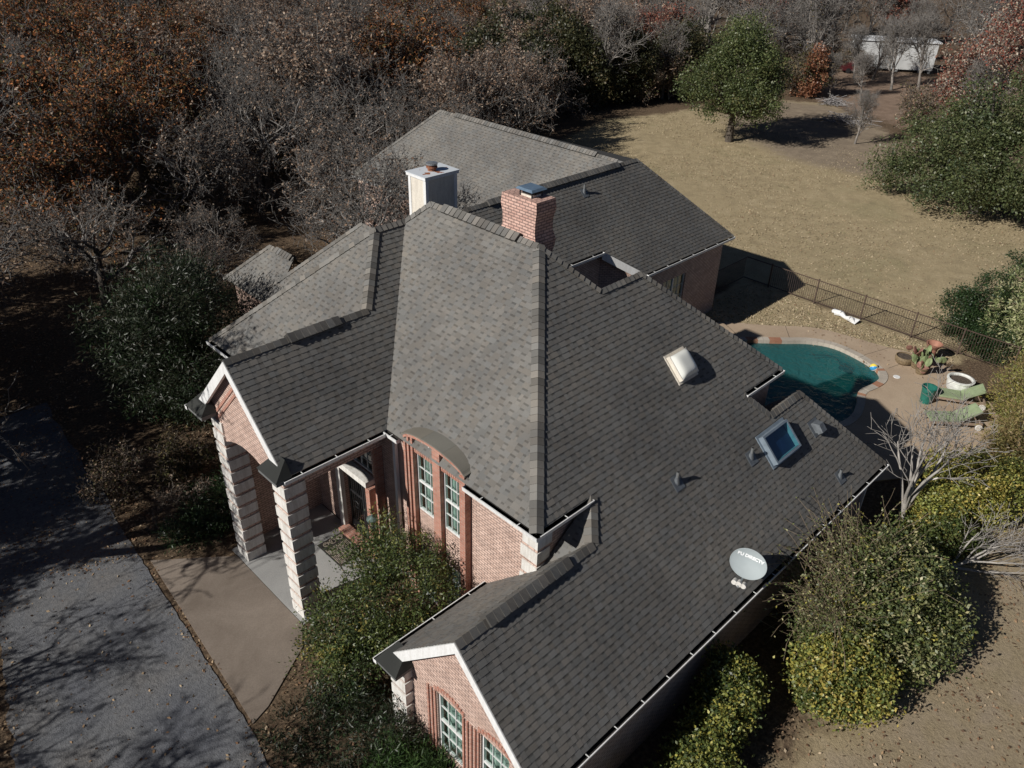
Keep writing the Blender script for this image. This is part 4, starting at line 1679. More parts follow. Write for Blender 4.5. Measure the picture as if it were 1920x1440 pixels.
# ---- chimneys
def chimney_brick():
    mb = MB()
    x0, x1, y0, y1 = 16.06, 16.87, 15.08, 16.50
    zt = 12.50
    prof = [(zt, 0.0), (zt - 0.30, 0.03), (zt - 0.62, -0.03), (zt - 0.95, -0.03), (zt - 1.25, 0.05), (zt - 1.45, 0.03), (zt - 1.75, -0.03), (9.0, -0.03)]
    for (za, da), (zb, db) in zip(prof, prof[1:]):
        mb.hexa([(x0 - db * 0.4, y0 - db, zb), (x1 + db, y0 - db, zb), (x1 + db, y1 + db, zb), (x0 - db * 0.4, y1 + db, zb),
                 (x0 - da * 0.4, y0 - da, za), (x1 + da, y0 - da, za), (x1 + da, y1 + da, za), (x0 - da * 0.4, y1 + da, za)])
    ch = mb.build('chimney', M['brick_chim'], HOUSE)
    def at(a, b, c):
        return a + 0.64, b + 0.66, c - 0.30 - (0.1 if c > 13 else 0)

    def bxs(mb, a0, a1, b0, b1, z0, z1):
        mb.box(a0 + 0.64, a1 + 0.64, b0 + 0.66, b1 + 0.66, z0 - 0.30, z1 - 0.30 - (0.1 if z1 > 13 else 0))
    cr = MB()
    bxs(cr, 15.64, 16.06, 14.82, 15.26, 12.803, 12.87)
    cr.build('flue_base', M['cream'], ch)
    cp = MB()
    for a, b in ((15.62, 14.80), (16.04, 14.80), (15.62, 15.28), (16.04, 15.28)):
        bxs(cp, a, a + 0.03, b, b + 0.03, 12.80, 13.10)
    for i in range(10):
        bxs(cp, 15.63, 15.64, 14.82 + i * 0.047, 14.83 + i * 0.047, 12.87, 13.1)
        bxs(cp, 15.63 + i * 0.043, 15.64 + i * 0.043, 14.80, 14.81, 12.87, 13.1)
    bxs(cp, 15.66, 16.03, 14.85, 15.24, 12.88, 13.08)
    cp.build('flue_screen', M['black_iron'], ch)
    t = MB()
    t.hexa([at(*p) for p in ((15.52, 14.70, 13.10), (16.16, 14.70, 13.10), (16.16, 15.40, 13.10), (15.52, 15.40, 13.10), (15.58, 14.77, 13.16), (16.10, 14.77, 13.16), (16.10, 15.33, 13.16), (15.58, 15.33, 13.16))])
    t.build('flue_cap', M['bluecap'], ch)


chimney_brick()


def chimney_frame():
    mb = MB()
    x0, x1, y0, y1, zt = 16.86, 18.30, 21.10, 22.06, 11.56
    mb.box(x0 + 0.02, x1 - 0.02, y0 + 0.02, y1 - 0.02, 7.5, zt)
    ch = mb.build('chimney', M['cream'], HOUSE)
    tr = MB()
    for a in (x0, x1 - 0.13):
        for b in (y0, y1 - 0.13):
            tr.box(a, a + 0.13, b, b + 0.13, 7.5, zt - 0.002)
    tr.box(x0 - 0.05, x1 + 0.05, y0 - 0.05, y1 + 0.05, zt, zt + 0.10)
    tr.build('corner_trim', M['white'], ch)
    cap_ = MB()
    cap_.box(x0 - 0.07, x1 + 0.07, y0 - 0.07, y1 + 0.07, zt + 0.10, zt + 0.125)
    cap_.build('chase_cover', rusty_white, ch)
    fl = MB()
    c = (17.55, 21.58, zt + 0.125)
    fl.lathe(c, [(0.15, 0), (0.15, 0.10), (0.20, 0.10), (0.20, 0.16), (0.15, 0.17), (0.15, 0.22)], 20)
    fl.build('flue_pipe', M['rust'], ch, smooth=False)
    tp = MB()
    tp.lathe(c, [(0.21, 0.22), (0.21, 0.27), (0.0, 0.30)], 20)
    tp.build('flue_cap', M['galv'], ch)


def mat_rustwhite():
    m, N, K, b = newmat('white_cover_with_rust')
    tc = N.new("ShaderNodeTexCoord")
    nz = N.new("ShaderNodeTexNoise")
    nz.inputs["Scale"].default_value = 3.4
    nz.inputs["Detail"].default_value = 3
    K.new(tc.outputs["Object"], nz.inputs["Vector"])
    r = ramp(N, [(0.60, (0.62, 0.66, 0.70)), (0.64, (0.30, 0.12, 0.06))])
    K.new(nz.outputs[0], r.inputs[0])
    K.new(r.outputs[0], b.inputs["Base Color"])
    b.inputs["Roughness"].default_value = 0.5
    return m


rusty_white = mat_rustwhite()
chimney_frame()


# ---- things let into the big slope: local frame (along x, up the slope, out of the slope)
SLV = Vector((0, 1, P_)).normalized()


def slope_pt(x, y, s=0.0, h=0.0):
    return Vector((x, y, zmain(y))) + SLV * s + NY * h


def slope_box(mb, c, w, l, h0, h1, taper=0.0, mi=0, col=(0.5, 0.5, 0.5)):
    """c=(x,y) centre on the slope, w along x, l up the slope"""
    def pt(a, b, h):
        return Vector((c[0] + a, c[1], zmain(c[1]))) + SLV * b + NY * h
    k = 1 - taper
    p = [pt(-w / 2, -l / 2, h0), pt(w / 2, -l / 2, h0), pt(w / 2, l / 2, h0), pt(-w / 2, l / 2, h0),
         pt(-w / 2 * k, -l / 2 * k, h1), pt(w / 2 * k, -l / 2 * k, h1), pt(w / 2 * k, l / 2 * k, h1), pt(-w / 2 * k, l / 2 * k, h1)]
    mb.hexa(p, mi=mi, col=col)
    return pt


def sky_frame(mb, c, w, l, h, e):
    slope_box(mb, (c[0] - w / 2 + e / 2, c[1]), e, l, 0, h)
    slope_box(mb, (c[0] + w / 2 - e / 2, c[1]), e, l, 0, h)
    for s in (-1, 1):
        cy = c[1] + SLV.y * s * (l / 2 - e / 2)
        slope_box(mb, (c[0], cy), w - 2 * e, e, 0, h)


# offset: centre points found for a frame top 0.35 above the slope
def centre_for(xc, yc, h):
    """(x, y) on the slope whose normal offset h passes through the point with plan position xc,yc"""
    return (xc, yc - NY.y * h)


c1 = centre_for(18.72, 11.07, 0.2)
f = MB()
sky_frame(f, c1, 0.86, 0.84, 0.17, 0.05)
slope_box(f, c1, 1.0, 1.0, 0.0, 0.03)
so = f.build('skylight', M['cream'], HOUSE)
d = MB()
n = 14
grid = {}
for i in range(n + 1):
    for j in range(n + 1):
        a, b = -1 + 2 * i / n, -1 + 2 * j / n
        hgt = 0.175 + 0.15 * (1 - a ** 4) ** 0.6 * (1 - b ** 4) ** 0.6
        grid[i, j] = Vector((c1[0] + a * 0.41, c1[1], zmain(c1[1]))) + SLV * (b * 0.40) + NY * hgt
for i in range(n):
    for j in range(n):
        d.face([grid[i, j], grid[i + 1, j], grid[i + 1, j + 1], grid[i, j + 1]])
d.build('skylight_dome', M['dome'], so, smooth=True, merge=True)

c2 = centre_for(20.95, 8.43, 0.22)
f = MB()
sky_frame(f, c2, 1.50, 0.98, 0.21, 0.07)
slope_box(f, c2, 1.68, 1.16, 0.0, 0.03)
so = f.build('skylight', plain('blue_grey_aluminium', (0.22, 0.27, 0.32), 0.5, metal=0.2, var=0.12), HOUSE)
g = MB()
Q = [Vector((c2[0] + a * 0.70, c2[1], zmain(c2[1]))) + SLV * (b * 0.44) + NY * 0.20 for a, b in ((-1, -1), (1, -1), (1, 1), (-1, 1))]
g.face(Q)
g.build('pane', M['skyglass'], so)
sw = MB()
for (a, b) in (((-1, -1), (1, -1)), ((1, -1), (1, 1)), ((1, 1), (-1, 1)), ((-1, 1), (-1, -1))):
    def pp(a, h):
        return Vector((c2[0] + a[0] * 0.675, c2[1], zmain(c2[1]))) + SLV * (a[1] * 0.415) + NY * h
    sw.face([pp(a, 0.04), pp(b, 0.04), pp(b, 0.19), pp(a, 0.19)])
sw.build('skylight_well', plain('pale_green_plaster', (0.42, 0.56, 0.47), 0.8), so)
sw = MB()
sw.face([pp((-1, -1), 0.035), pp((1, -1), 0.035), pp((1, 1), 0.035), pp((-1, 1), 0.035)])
sw.build('skylight_floor', plain('painted_blue_reflection', (0.025, 0.055, 0.12), 0.5), so)  # blue reflection of the glass painted onto the plate below it

# hooded vent and pipes
v = MB()
slope_box(v, (23.08, 8.33), 0.56, 0.56, 0, 0.02)
pt = slope_box(v, (23.1, 8.33), 0.32, 0.36, 0.02, 0.10)
c = (23.1, 8.33)


def pv(a, b, h):
    return Vector((c[0] + a, c[1], zmain(c[1]))) + SLV * b + NY * h


A = [pv(-0.17, -0.24, 0.08), pv(0.17, -0.24, 0.08), pv(0.17, 0.2, 0.08), pv(-0.17, 0.2, 0.08), pv(-0.15, -0.24, 0.26), pv(0.15, -0.24, 0.26), pv(0.13, 0.05, 0.28), pv(-0.13, 0.05, 0.28)]
v.hexa(A)
v.build('roof_vent', M['lead'], HOUSE)


def vent_pipe(x, y, r=0.046, h=0.36, rear=False):
    z = zmain(y) if not rear else 4.5 + (y - 20.53)
    nn = NY if not rear else F1Y
    up = SLV if not rear else Vector((0, 1, 1)).normalized()
    b = MB()
    p = Vector((x, y, z))
    X = Vector((1, 0, 0))
    b.hexa([p - X * 0.2 - up * 0.25 + nn * 0.014, p + X * 0.2 - up * 0.25 + nn * 0.014, p + X * 0.2 + up * 0.2 + nn * 0.014, p - X * 0.2 + up * 0.2 + nn * 0.014,
            p - X * 0.2 - up * 0.25 + nn * 0.024, p + X * 0.2 - up * 0.25 + nn * 0.024, p + X * 0.2 + up * 0.2 + nn * 0.024, p - X * 0.2 + up * 0.2 + nn * 0.024])
    b.tube(p - Vector((0, 0, 0.05)), p + Vector((0, 0, h * 0.5)), r * 2.3, r * 1.15, 12, caps=False)
    o = b.build('vent_pipe', M['lead'], HOUSE)
    c = MB()
    c.tube(p, p + Vector((0, 0, h)), r, r, 12)
    c.tube(p + Vector((0, 0, h)), p + Vector((0, 0, h + 0.004)), r * 0.8, r * 0.8, 12, mi=1)
    c.build('pipe', [M['galv'], M['dark']], o)


vent_pipe(16.16, 9.22)
vent_pipe(19.48, 8.70)
vent_pipe(22.93, 7.05, h=0.28)
vent_pipe(28.8, 23.94, h=0.4, rear=True)

# ------------------------------------------------------------------ satellite dish
def make_dish():
    root = empty('satellite_dish', (0, 0, 0), "grey oval satellite dish with white lettering at the low eave gutter", 'satellite dish')
    C = Vector((16.45, 6.73, 4.16))
    n = Vector((-0.86, -0.24, 0.44)).normalized()
    # major axis: level
    ax = Vector((0, 0, 1)).cross(n).normalized()
    ay = n.cross(ax).normalized()
    # tilt the oval a little about its own axis
    a_ = rad(-4)
    bx = ax * math.cos(a_) + ay * math.sin(a_)
    by = -ax * math.sin(a_) + ay * math.cos(a_)
    mb = MB()
    nr, na = 8, 40
    A, B = 0.52, 0.43

    def P(r, t, off=0.0):
        return C + bx * (A * r * math.cos(t)) + by * (B * r * math.sin(t)) + n * (0.13 * (r * r - 1) + off)
    for i in range(nr):
        for j in range(na):
            r0, r1 = i / nr, (i + 1) / nr
            t0, t1 = 2 * math.pi * j / na, 2 * math.pi * (j + 1) / na
            for off, fl in ((0, False), (-0.02, True)):
                q = [P(r0, t0, off), P(r1, t0, off), P(r1, t1, off), P(r0, t1, off)] if i else [P(0, 0, off), P(r1, t0, off), P(r1, t1, off)]
                mb.face(q[::-1] if fl else q)
    for j in range(na):
        t0, t1 = 2 * math.pi * j / na, 2 * math.pi * (j + 1) / na
        mb.face([P(1, t0, -0.03), P(1, t1, -0.03), P(1, t1, 0.012), P(1, t0, 0.012)])
        mb.face([P(1, t0, 0.012), P(1, t1, 0.012), P(0.965, t1, 0.008), P(0.965, t0, 0.008)])
    mb.build('reflector', M['dish'], root, smooth=True, merge=True)
    # arm and receiver
    arm = MB()
    foot = C - by * (B + 0.02) - n * 0.05
    tip = C - by * (B - 0.02) + n * 0.62 - by * 0.12
    arm.bar(foot, tip, 0.05, 0.05)
    arm.build('feed_arm', M['galv'], root)
    lnb = MB()
    for k, s in ((-0.13, 0.075), (0.0, 0.085), (0.13, 0.075)):
        p = tip + bx * k + by * 0.06
        lnb.tube(p, p - n * 0.16 + by * 0.05, s, s * 0.75, 14)
    lnb.build('receiver', M['stone'], root)
    ms = MB()
    base = slope_pt(16.85, 6.85)
    ms.tube(base, C - n * 0.18 - by * 0.2, 0.04, 0.04, 10)
    ms.tube(C - n * 0.18 - by * 0.2, C - n * 0.215, 0.05, 0.05, 10)
    ms.box(base.x - 0.12, base.x + 0.12, base.y - 0.12, base.y + 0.12, base.z - 0.05, base.z + 0.03)
    ms.bar(slope_pt(17.3, 7.25), C - n * 0.2 - by * 0.25, 0.025, 0.025)
    ms.build('mast', M['galv'], root)
    cu = bpy.data.curves.new('lettering', 'FONT')
    cu.body = "BU DIRECTV"
    cu.size = 0.135
    cu.extrude = 0.002
    cu.align_x = 'CENTER'
    cu.offset = 0.006
    tmp = bpy.data.objects.new('lettering_curve', cu)
    COL.objects.link(tmp)
    dg = bpy.context.evaluated_depsgraph_get()
    me = bpy.data.meshes.new_from_object(tmp.evaluated_get(dg))
    bpy.data.objects.remove(tmp)
    me.materials.clear()
    me.materials.append(M['letter'])
    for v in me.vertices:
        x, y, z = v.co
        y += 0.14
        rr = (x / A) ** 2 + (y / B) ** 2
        v.co = C + bx * x + by * y + n * (0.13 * (rr - 1) + 0.006 + z)
    o = bpy.data.objects.new('lettering', me)
    COL.objects.link(o)
    o.parent = root


make_dish()


# ------------------------------------------------------------------ doormat
def make_mat():
    mb = MB()
    x0, x1, y0, y1, z = 9.95, 10.92, 17.75, 19.15, 0.504
    mb.box(x0, x1, y0, y1, z, z + 0.02)
    for i in range(17):
        xx = x0 + 0.07 + i * (x1 - x0 - 0.14) / 16
        mb.box(xx - 0.012, xx + 0.012, y0 + 0.06, y1 - 0.42, z + 0.021, z + 0.026, mi=1)
    for cx, cy, r in ((x0 + 0.25, y1 - 0.2, 0.13), (x0 + 0.52, y1 - 0.2, 0.16), (x0 + 0.8, y1 - 0.2, 0.13)):
        P = [Vector((cx + r * (1 - t / 30) * math.cos(t * 0.5), cy + r * (1 - t / 30) * math.sin(t * 0.5), z + 0.024)) for t in range(22)]
        for a, b in zip(P, P[1:]):
            mb.bar(a, b, 0.028, 0.006, mi=1)
    o = mb.build('doormat', [M['mat'], M['mattan']])
    tag(o, "black ribbed doormat with pale scrolls before the front door step", 'doormat')


make_mat()


# ------------------------------------------------------------------ pool fence
def make_fence():
    root = empty('pool_fence', (0, 0, 0), "brown iron picket fence between the pool terrace and the lawn", 'fence')
    x = 42.5
    ys = [20.3, 17.3, 14.5, 11.65, 9.2, 6.6]
    for y in ys:
        m = MB()
        m.box(x - 0.035, x + 0.035, y - 0.035, y + 0.035, -0.2, 1.55)
        m.build('post', M['rusty_iron'], root)
    for z in (0.14, 1.46):
        m = MB()
        m.box(x - 0.02, x + 0.02, ys[-1] + 0.036, ys[0] - 0.036, z - 0.02, z + 0.02)
        m.build('rail', M['rusty_iron'], root)
    for a, b in zip(ys, ys[1:]):
        m = MB()
        n = int((a - b) / 0.125)
        for i in range(1, n):
            y = b + (a - b) * i / n
            m.box(x - 0.009, x + 0.009, y - 0.009, y + 0.009, 0.161, 1.439)
        m.build('picket_panel', M['rusty_iron'], root)
    # return to the house
    root2 = empty('pool_fence', (0, 0, 0), "short dark iron fence joining the rear wing corner to the pool fence", 'fence')
    m = MB()
    for z in (0.14, 1.46):
        m.box(37.3, 42.45, 21.98, 22.02, z - 0.02, z + 0.02)
    m.build('rail', M['rusty_iron'], root2)
    m = MB()
    for i in range(41):
        xx = 37.35 + i * 0.125
        m.box(xx - 0.009, xx + 0.009, 21.991, 22.009, 0.161, 1.439)
    m.build('picket_panel', M['rusty_iron'], root2)
    m = MB()
    m.box(42.46, 42.54, 20.34, 22.03, 1.44, 1.48)
    m.box(42.46, 42.54, 20.34, 22.03, 0.12, 0.16)
    m.build('rail', M['rusty_iron'], root2)


make_fence()


# ------------------------------------------------------------------ things round the pool
def make_ball():
    mb = MB()
    c = Vector((37.72, 11.55, 0.06))
    r = 0.2
    n, m = 18, 12
    pal = [(0.85, 0.85, 0.8), (0.80, 0.62, 0.10), (0.05, 0.30, 0.62)]
    mats = [plain('ball_white', pal[0], 0.3, var=0.02), plain('ball_yellow', pal[1], 0.3, var=0.02), plain('ball_blue', pal[2], 0.3, var=0.02)]
    rot = Matrix.Rotation(1.0, 3, 'X') @ Matrix.Rotation(0.5, 3, 'Z')
    P = [[c + rot @ Vector((r * math.sin(math.pi * j / m) * math.cos(2 * math.pi * i / n), r * math.sin(math.pi * j / m) * math.sin(2 * math.pi * i / n), r * math.cos(math.pi * j / m))) for i in range(n)] for j in range(m + 1)]
    for j in range(m):
        for i in range(n):
            k = (i + 1) % n
            mb.face([P[j][i], P[j + 1][i], P[j + 1][k], P[j][k]], mi=(i // 3) % 3)
    o = mb.build('beach_ball', mats, smooth=True, merge=True)
    tag(o, "yellow, white and blue beach ball floating at the pool edge", 'beach ball')


make_ball()


def make_cleaner():
    root = empty('pool_cleaner', (0, 0, 0), "black robotic cleaner with its hose under the pool water", 'pool cleaner')
    mb = MB()
    mb.box(37.3, 37.75, 12.6, 13.05, -0.53, -0.36)
    mb.box(37.36, 37.69, 12.66, 12.99, -0.36, -0.28)
    for y in (12.55, 13.06):
        for x in (37.33, 37.6):
            mb.tube((x + 0.06, y, -0.45), (x + 0.06, y + 0.04, -0.45), 0.1, 0.1, 12)
    mb.build('body', M['black_iron'], root)
    h = MB()
    P = [Vector((37.5, 13.05, -0.4))]
    for i in range(12):
        t = i / 11
        P.append(Vector((37.5 + 0.5 * math.sin(t * 4), 13.1 + t * 1.6, -0.4 + 0.1 * t)))
    for a, b in zip(P, P[1:]):
        h.tube(a, b, 0.03, 0.03, 6)
    h.build('hose', M['black_iron'], root)


make_cleaner()
mb = MB()
mb.tube((37.65, 10.35, 0.056), (37.65, 10.35, 0.075), 0.17, 0.165, 24)
tag(mb.build('skimmer_lid', M['white']), "round white skimmer lid set in the deck beside the pool", 'skimmer lid')


def pot(name, c, prof, mat, label, cat, soil=None, n=24):
    root = empty(name, (0, 0, 0), label, cat)
    mb = MB()
    mb.lathe(c, prof, n)
    mb.build('pot_body', mat, root, smooth=False)
    if soil:
        s = MB()
        s.tube((c[0], c[1], c[2] + soil[1] - 0.02), (c[0], c[1], c[2] + soil[1]), soil[0], soil[0], n)
        s.build('soil', M['soil'], root)
    return root


D0 = 0.057
pot('planter', (38.35, 7.75, D0), [(0.0, 0), (0.33, 0.0), (0.40, 0.06), (0.52, 0.26), (0.57, 0.50), (0.56, 0.68), (0.62, 0.72), (0.62, 0.78), (0.53, 0.80), (0.49, 0.74), (0.49, 0.6)], M['urn'],
    "big white round urn planter behind the green loungers", 'planter', (0.49, 0.68))
pot('plant_pot', (39.3, 10.72, D0), [(0.0, 0), (0.30, 0), (0.42, 0.12), (0.46, 0.3), (0.43, 0.42), (0.40, 0.42), (0.40, 0.34)], M['basket'],
    "squat brown glazed pot beside the prickly pear, nearest the pool", 'plant pot', (0.4, 0.36))
pot('plant_pot', (40.75, 9.95, D0), [(0.0, 0), (0.16, 0), (0.20, 0.1), (0.19, 0.4), (0.22, 0.62), (0.38, 0.86), (0.40, 0.93), (0.35, 0.92), (0.2, 0.66)], M['terracotta'],
    "tall flared terracotta pot behind the prickly pear", 'plant pot', (0.22, 0.68))


def make_cactus():
    root = empty('prickly_pear', (0, 0, 0), "prickly pear cactus with green and reddish pads in low pots on the terrace", 'cactus')
    r = random.Random(8)
    pb = MB()
    for (x, y, rr) in ((39.35, 10.1, 0.32), (38.9, 9.7, 0.30)):
        pb.lathe((x, y, D0), [(0, 0), (rr * 0.7, 0), (rr, 0.3), (rr * 1.05, 0.34), (rr * 0.9, 0.34), (0, 0.3)], 18)
    pb.build('pot_body', M['basket'], root)
    groups = {0: MB(), 1: MB()}
    for k in range(52):
        cx, cy = (39.35, 10.1) if k % 2 else (38.9, 9.7)
        lvl = r.random()
        a = r.random() * 6.28
        d = 0.15 + 0.65 * lvl * r.random()
        p = (cx + d * math.cos(a), cy + d * math.sin(a), D0 + 0.35 + 0.75 * lvl)
        rot = Matrix.Rotation(r.random() * 3.14, 3, 'Z') @ Matrix.Rotation((r.random() - 0.5) * 1.4, 3, 'X')
        s = 0.10 + 0.09 * r.random()
        groups[1 if r.random() < 0.25 else 0].ellipsoid(p, (s, s * 0.22, s * 1.35), 10, 6, rot)
    groups[0].build('cactus_pad', M['cactus'], root, smooth=True)
    groups[1].build('cactus_pad', M['cactus_red'], root, smooth=True)


make_cactus()


def make_bin():
    root = empty('plastic_bin', (0, 0, 0), "dark green plastic tub standing between the loungers and the pool", 'bin')
    c = (36.35, 8.45, D0)
    mb = MB()
    mb.lathe(c, [(0.0, 0.02), (0.24, 0.0), (0.33, 0.78), (0.36, 0.8), (0.36, 0.84), (0.31, 0.84), (0.24, 0.15), (0, 0.12)], 22)
    mb.build('tub', M['binlid'], root)
    h = MB()
    for s in (-1, 1):
        h.tube((c[0] + s * 0.34, c[1] - 0.09, 0.72), (c[0] + s * 0.42, c[1], 0.74), 0.02, 0.02, 6)
        h.tube((c[0] + s * 0.34, c[1] + 0.09, 0.72), (c[0] + s * 0.42, c[1], 0.74), 0.02, 0.02, 6)
    h.build('handle', M['binlid'], root)


make_bin()


def make_lounger(label, loc, rz, back):
    root = empty('sun_lounger', loc, label, 'sun lounger', 'green cushioned sun loungers', rz)
    # lies along +x local: foot at 0, head at 2.2
    Lh, Wd = 2.3, 0.78
    piv = 1.35
    ca, sa = math.cos(rad(back)), math.sin(rad(back))
    f = MB()
    for s in (-1, 1):
        f.box(0, Lh, s * Wd / 2 - 0.03, s * Wd / 2 + 0.03, 0.24, 0.34)
    for i in range(9):
        f.box(0.05 + i * 0.15, 0.13 + i * 0.15, -Wd / 2 + 0.031, Wd / 2 - 0.031, 0.31, 0.335)
    f.box(Lh - 0.06, Lh, -Wd / 2 + 0.031, Wd / 2 - 0.031, 0.24, 0.34)
    f.build('frame', M['wood'], root)
    for x in (0.12, Lh - 0.15):
        for s in (-1, 1):
            if x < 1:
                m = MB()
                m.box(x - 0.03, x + 0.03, s * (Wd / 2 - 0.06) - 0.03, s * (Wd / 2 - 0.06) + 0.03, 0, 0.238)
                m.build('leg', M['wood'], root)
            else:
                m = MB()
                m.tube((x, s * (Wd / 2 + 0.035), 0.15), (x, s * (Wd / 2 + 0.085), 0.15), 0.15, 0.15, 20)
                m.build('wheel', M['stone'], root)
    b = MB()
    for s in (-1, 1):
        b.bar((piv, s * 0.3, 0.36), (piv + 0.95 * ca, s * 0.3, 0.36 + 0.95 * sa), 0.05, 0.05)
        b.bar((piv + 0.6 * ca, s * 0.3, 0.33 + 0.6 * sa), (piv + 0.75, s * 0.3, 0.3), 0.035, 0.035)
    b.build('back_support', M['wood'], root)
    c = MB()
    c.box(0.02, piv - 0.005, -Wd / 2 + 0.02, Wd / 2 - 0.02, 0.35, 0.44)
    h = 0.09
    nrm = Vector((-sa, 0, ca))
    d = Vector((ca, 0, sa))
    o = Vector((piv, 0, 0.39))
    w = Vector((0, Wd / 2 - 0.02, 0))
    c.hexa([o - w, o - w + d * 0.95, o + w + d * 0.95, o + w, o - w + nrm * h, o - w + d * 0.95 + nrm * h, o + w + d * 0.95 + nrm * h, o + w + nrm * h])
    co = c.build('cushion', M['cushion'], root, merge=False)
    bv = co.modifiers.new('bevel', 'BEVEL')
    bv.width = 0.03
    bv.segments = 2
    bv.limit_method = 'ANGLE'
    return root


def aim(p, q):
    return math.atan2(q[1] - p[1], q[0] - p[0])


pA, pB = (34.55, 7.75), (36.1, 6.05)
make_lounger("green cushioned wooden lounger closer to the bare tree, its wheel showing", (*pA, D0), aim(pA, pB), 32)
pA, pB = (36.9, 8.45), (38.0, 6.45)
make_lounger("green cushioned wooden lounger pressed against the white urn planter", (*pA, D0), aim(pA, pB), 34)


def make_toy():
    mb = MB()
    P = [Vector((42.05, 15.75, 0.16)), Vector((42.0, 15.4, 0.22)), Vector((41.9, 15.1, 0.12)), Vector((41.8, 14.75, 0.2)), Vector((41.75, 14.5, 0.1))]
    for a, b, r0, r1 in zip(P, P[1:], (0.17, 0.16, 0.10, 0.16), (0.16, 0.09, 0.16, 0.05)):
        mb.tube(a, b, r0, r1, 9)
    mb.ellipsoid((42.1, 15.85, 0.18), (0.2, 0.16, 0.12), 10, 6)
    mb.face([(41.75, 14.9, 0.08), (41.6, 14.4, 0.06), (42.0, 14.3, 0.25), (42.1, 14.8, 0.2)])
    tag(mb.build('pool_float', M['white']), "crumpled white deflated pool float lying by the fence", 'pool float')


make_toy()


# ------------------------------------------------------------------ distant trailer, car, brush
def make_trailer():
    root = empty('trailer_home', (0, 0, 0), "long white flat-roofed trailer home among the far trees", 'trailer home')
    zb = gz(120, 46)
    a, b = Vector((118.2, 50.8, zb)), Vector((124.4, 42.2, zb))
    d = (b - a).normalized()
    nrm = Vector((d.y, -d.x, 0))
    if nrm.x < 0:
        nrm.negate()
    w = nrm * 4.0
    Z = Vector((0, 0, 1))
    m = MB()
    m.hexa([a + Z * 0.4, a + w + Z * 0.4, b + w + Z * 0.4, b + Z * 0.4, a + Z * 3.9, a + w + Z * 3.9, b + w + Z * 3.9, b + Z * 3.9][::1])
    m.build('wall', plain('weathered_white_siding', (0.52, 0.53, 0.53), 0.7, var=0.15, scale=0.8), root, merge=True)
    m = MB()
    e = d * 0.3
    m.hexa([a - e - nrm * 0.2 + Z * 3.92, a - e + w + nrm * .2 + Z * 3.92, b + e + w + nrm * .2 + Z * 3.92, b + e - nrm * .2 + Z * 3.92, a - e - nrm * .2 + Z * 4.1, a - e + w + nrm * .2 + Z * 4.1, b + e + w + nrm * .2 + Z * 4.1, b + e - nrm * .2 + Z * 4.1])
    m.build('roof', plain('white_trailer_roof', (0.6, 0.62, 0.64), 0.6), root, merge=True)
    m = MB()
    for t0, t1 in ((3.2, 5.0),):
        p, q = a + d * t0 - nrm * 0.03, a + d * t1 - nrm * 0.03
        m.hexa([p + Z * 0.4, p + nrm * .02 + Z * 0.4, q + nrm * .02 + Z * 0.4, q + Z * 0.4, p + Z * 3.0, p + nrm * .02 + Z * 3.0, q + nrm * .02 + Z * 3.0, q + Z * 3.0])
    m.build('door', M['fascia'], root, merge=True)
    m = MB()
    for t in (0.3, 3, 6, 9, 10.3):
        p = a + d * t + nrm * 0.3
        m.box(p.x - .2, p.x + .2, p.y - .2, p.y + .2, zb - .5, zb + .4)
    m.build('skirting', M['fascia'], root)


make_trailer()


def make_car():
    """dark red car half hidden before the trailer"""
    z = gz(117, 48.8)
    root = empty('parked_car', (116.6, 49.4, z), "dark red car parked before the white trailer home", 'car', rz=rad(-52))
    paint = plain('dark_red_paint', (0.07, 0.015, 0.018), 0.35, var=0.05)
    prof = [(-2.2, 0.35), (-2.25, 0.75), (-1.5, 0.95), (-0.8, 1.42), (0.7, 1.45), (1.4, 1.0), (2.15, 0.88), (2.25, 0.4)]
    m = MB()
    for (x0, z0), (x1, z1) in zip(prof, prof[1:]):
        m.face([(x0, -0.85, z0), (x0, 0.85, z0), (x1, 0.85, z1), (x1, -0.85, z1)])
    m.face([(x, -0.85, z) for x, z in prof])
    m.face([(x, 0.85, z) for x, z in prof][::-1])
    m.face([(-2.2, -0.85, 0.35), (2.25, -0.85, 0.4), (2.25, 0.85, 0.4), (-2.2, 0.85, 0.35)])
    m.build('body', paint, root, merge=True)
    g = MB()
    for s in (-1, 1):
        g.face([(-1.2, s * 0.86, 0.98), (1.2, s * 0.86, 1.0), (0.62, s * 0.86, 1.36), (-0.75, s * 0.86, 1.35)])
    g.build('window', M['black_iron'], root)
    for x in (-1.4, 1.4):
        for s in (-1, 1):
            w = MB()
            w.tube((x, s * 0.7, 0.33), (x, s * 0.88, 0.33), 0.33, 0.33, 16)
            w.build('wheel', M['black_iron'], root)


make_car()
# ------------------------------------------------------------------ vegetation builders
def unit(a):
    return a / np.maximum(np.linalg.norm(a, axis=-1, keepdims=True), 1e-9)


def tubes(P0, P1, R0, R1, n, col):
    """n-sided prisms for many branch pieces at once"""
    d = unit(P1 - P0)
    t = np.where(np.abs(d[:, 2:3]) < 0.9, np.array([[0, 0, 1.0]]), np.array([[1.0, 0, 0]]))
    u = unit(np.cross(d, t))
    w = np.cross(d, u)
    a = np.arange(n) * 2 * math.pi / n
    ring = u[:, None, :] * np.cos(a)[None, :, None] + w[:, None, :] * np.sin(a)[None, :, None]
    A = P0[:, None, :] + ring * R0[:, None, None]
    B = P1[:, None, :] + ring * R1[:, None, None]
    V = np.concatenate([A, B], 1).reshape(-1, 3)
    m = len(P0)
    base = (np.arange(m) * 2 * n)[:, None]
    i = np.arange(n)
    j = (i + 1) % n
    F = np.stack([base + j, base + i, base + n + i, base + n + j], -1).reshape(-1, 4)
    C = np.repeat(col, n, axis=0)
    return V, F, C


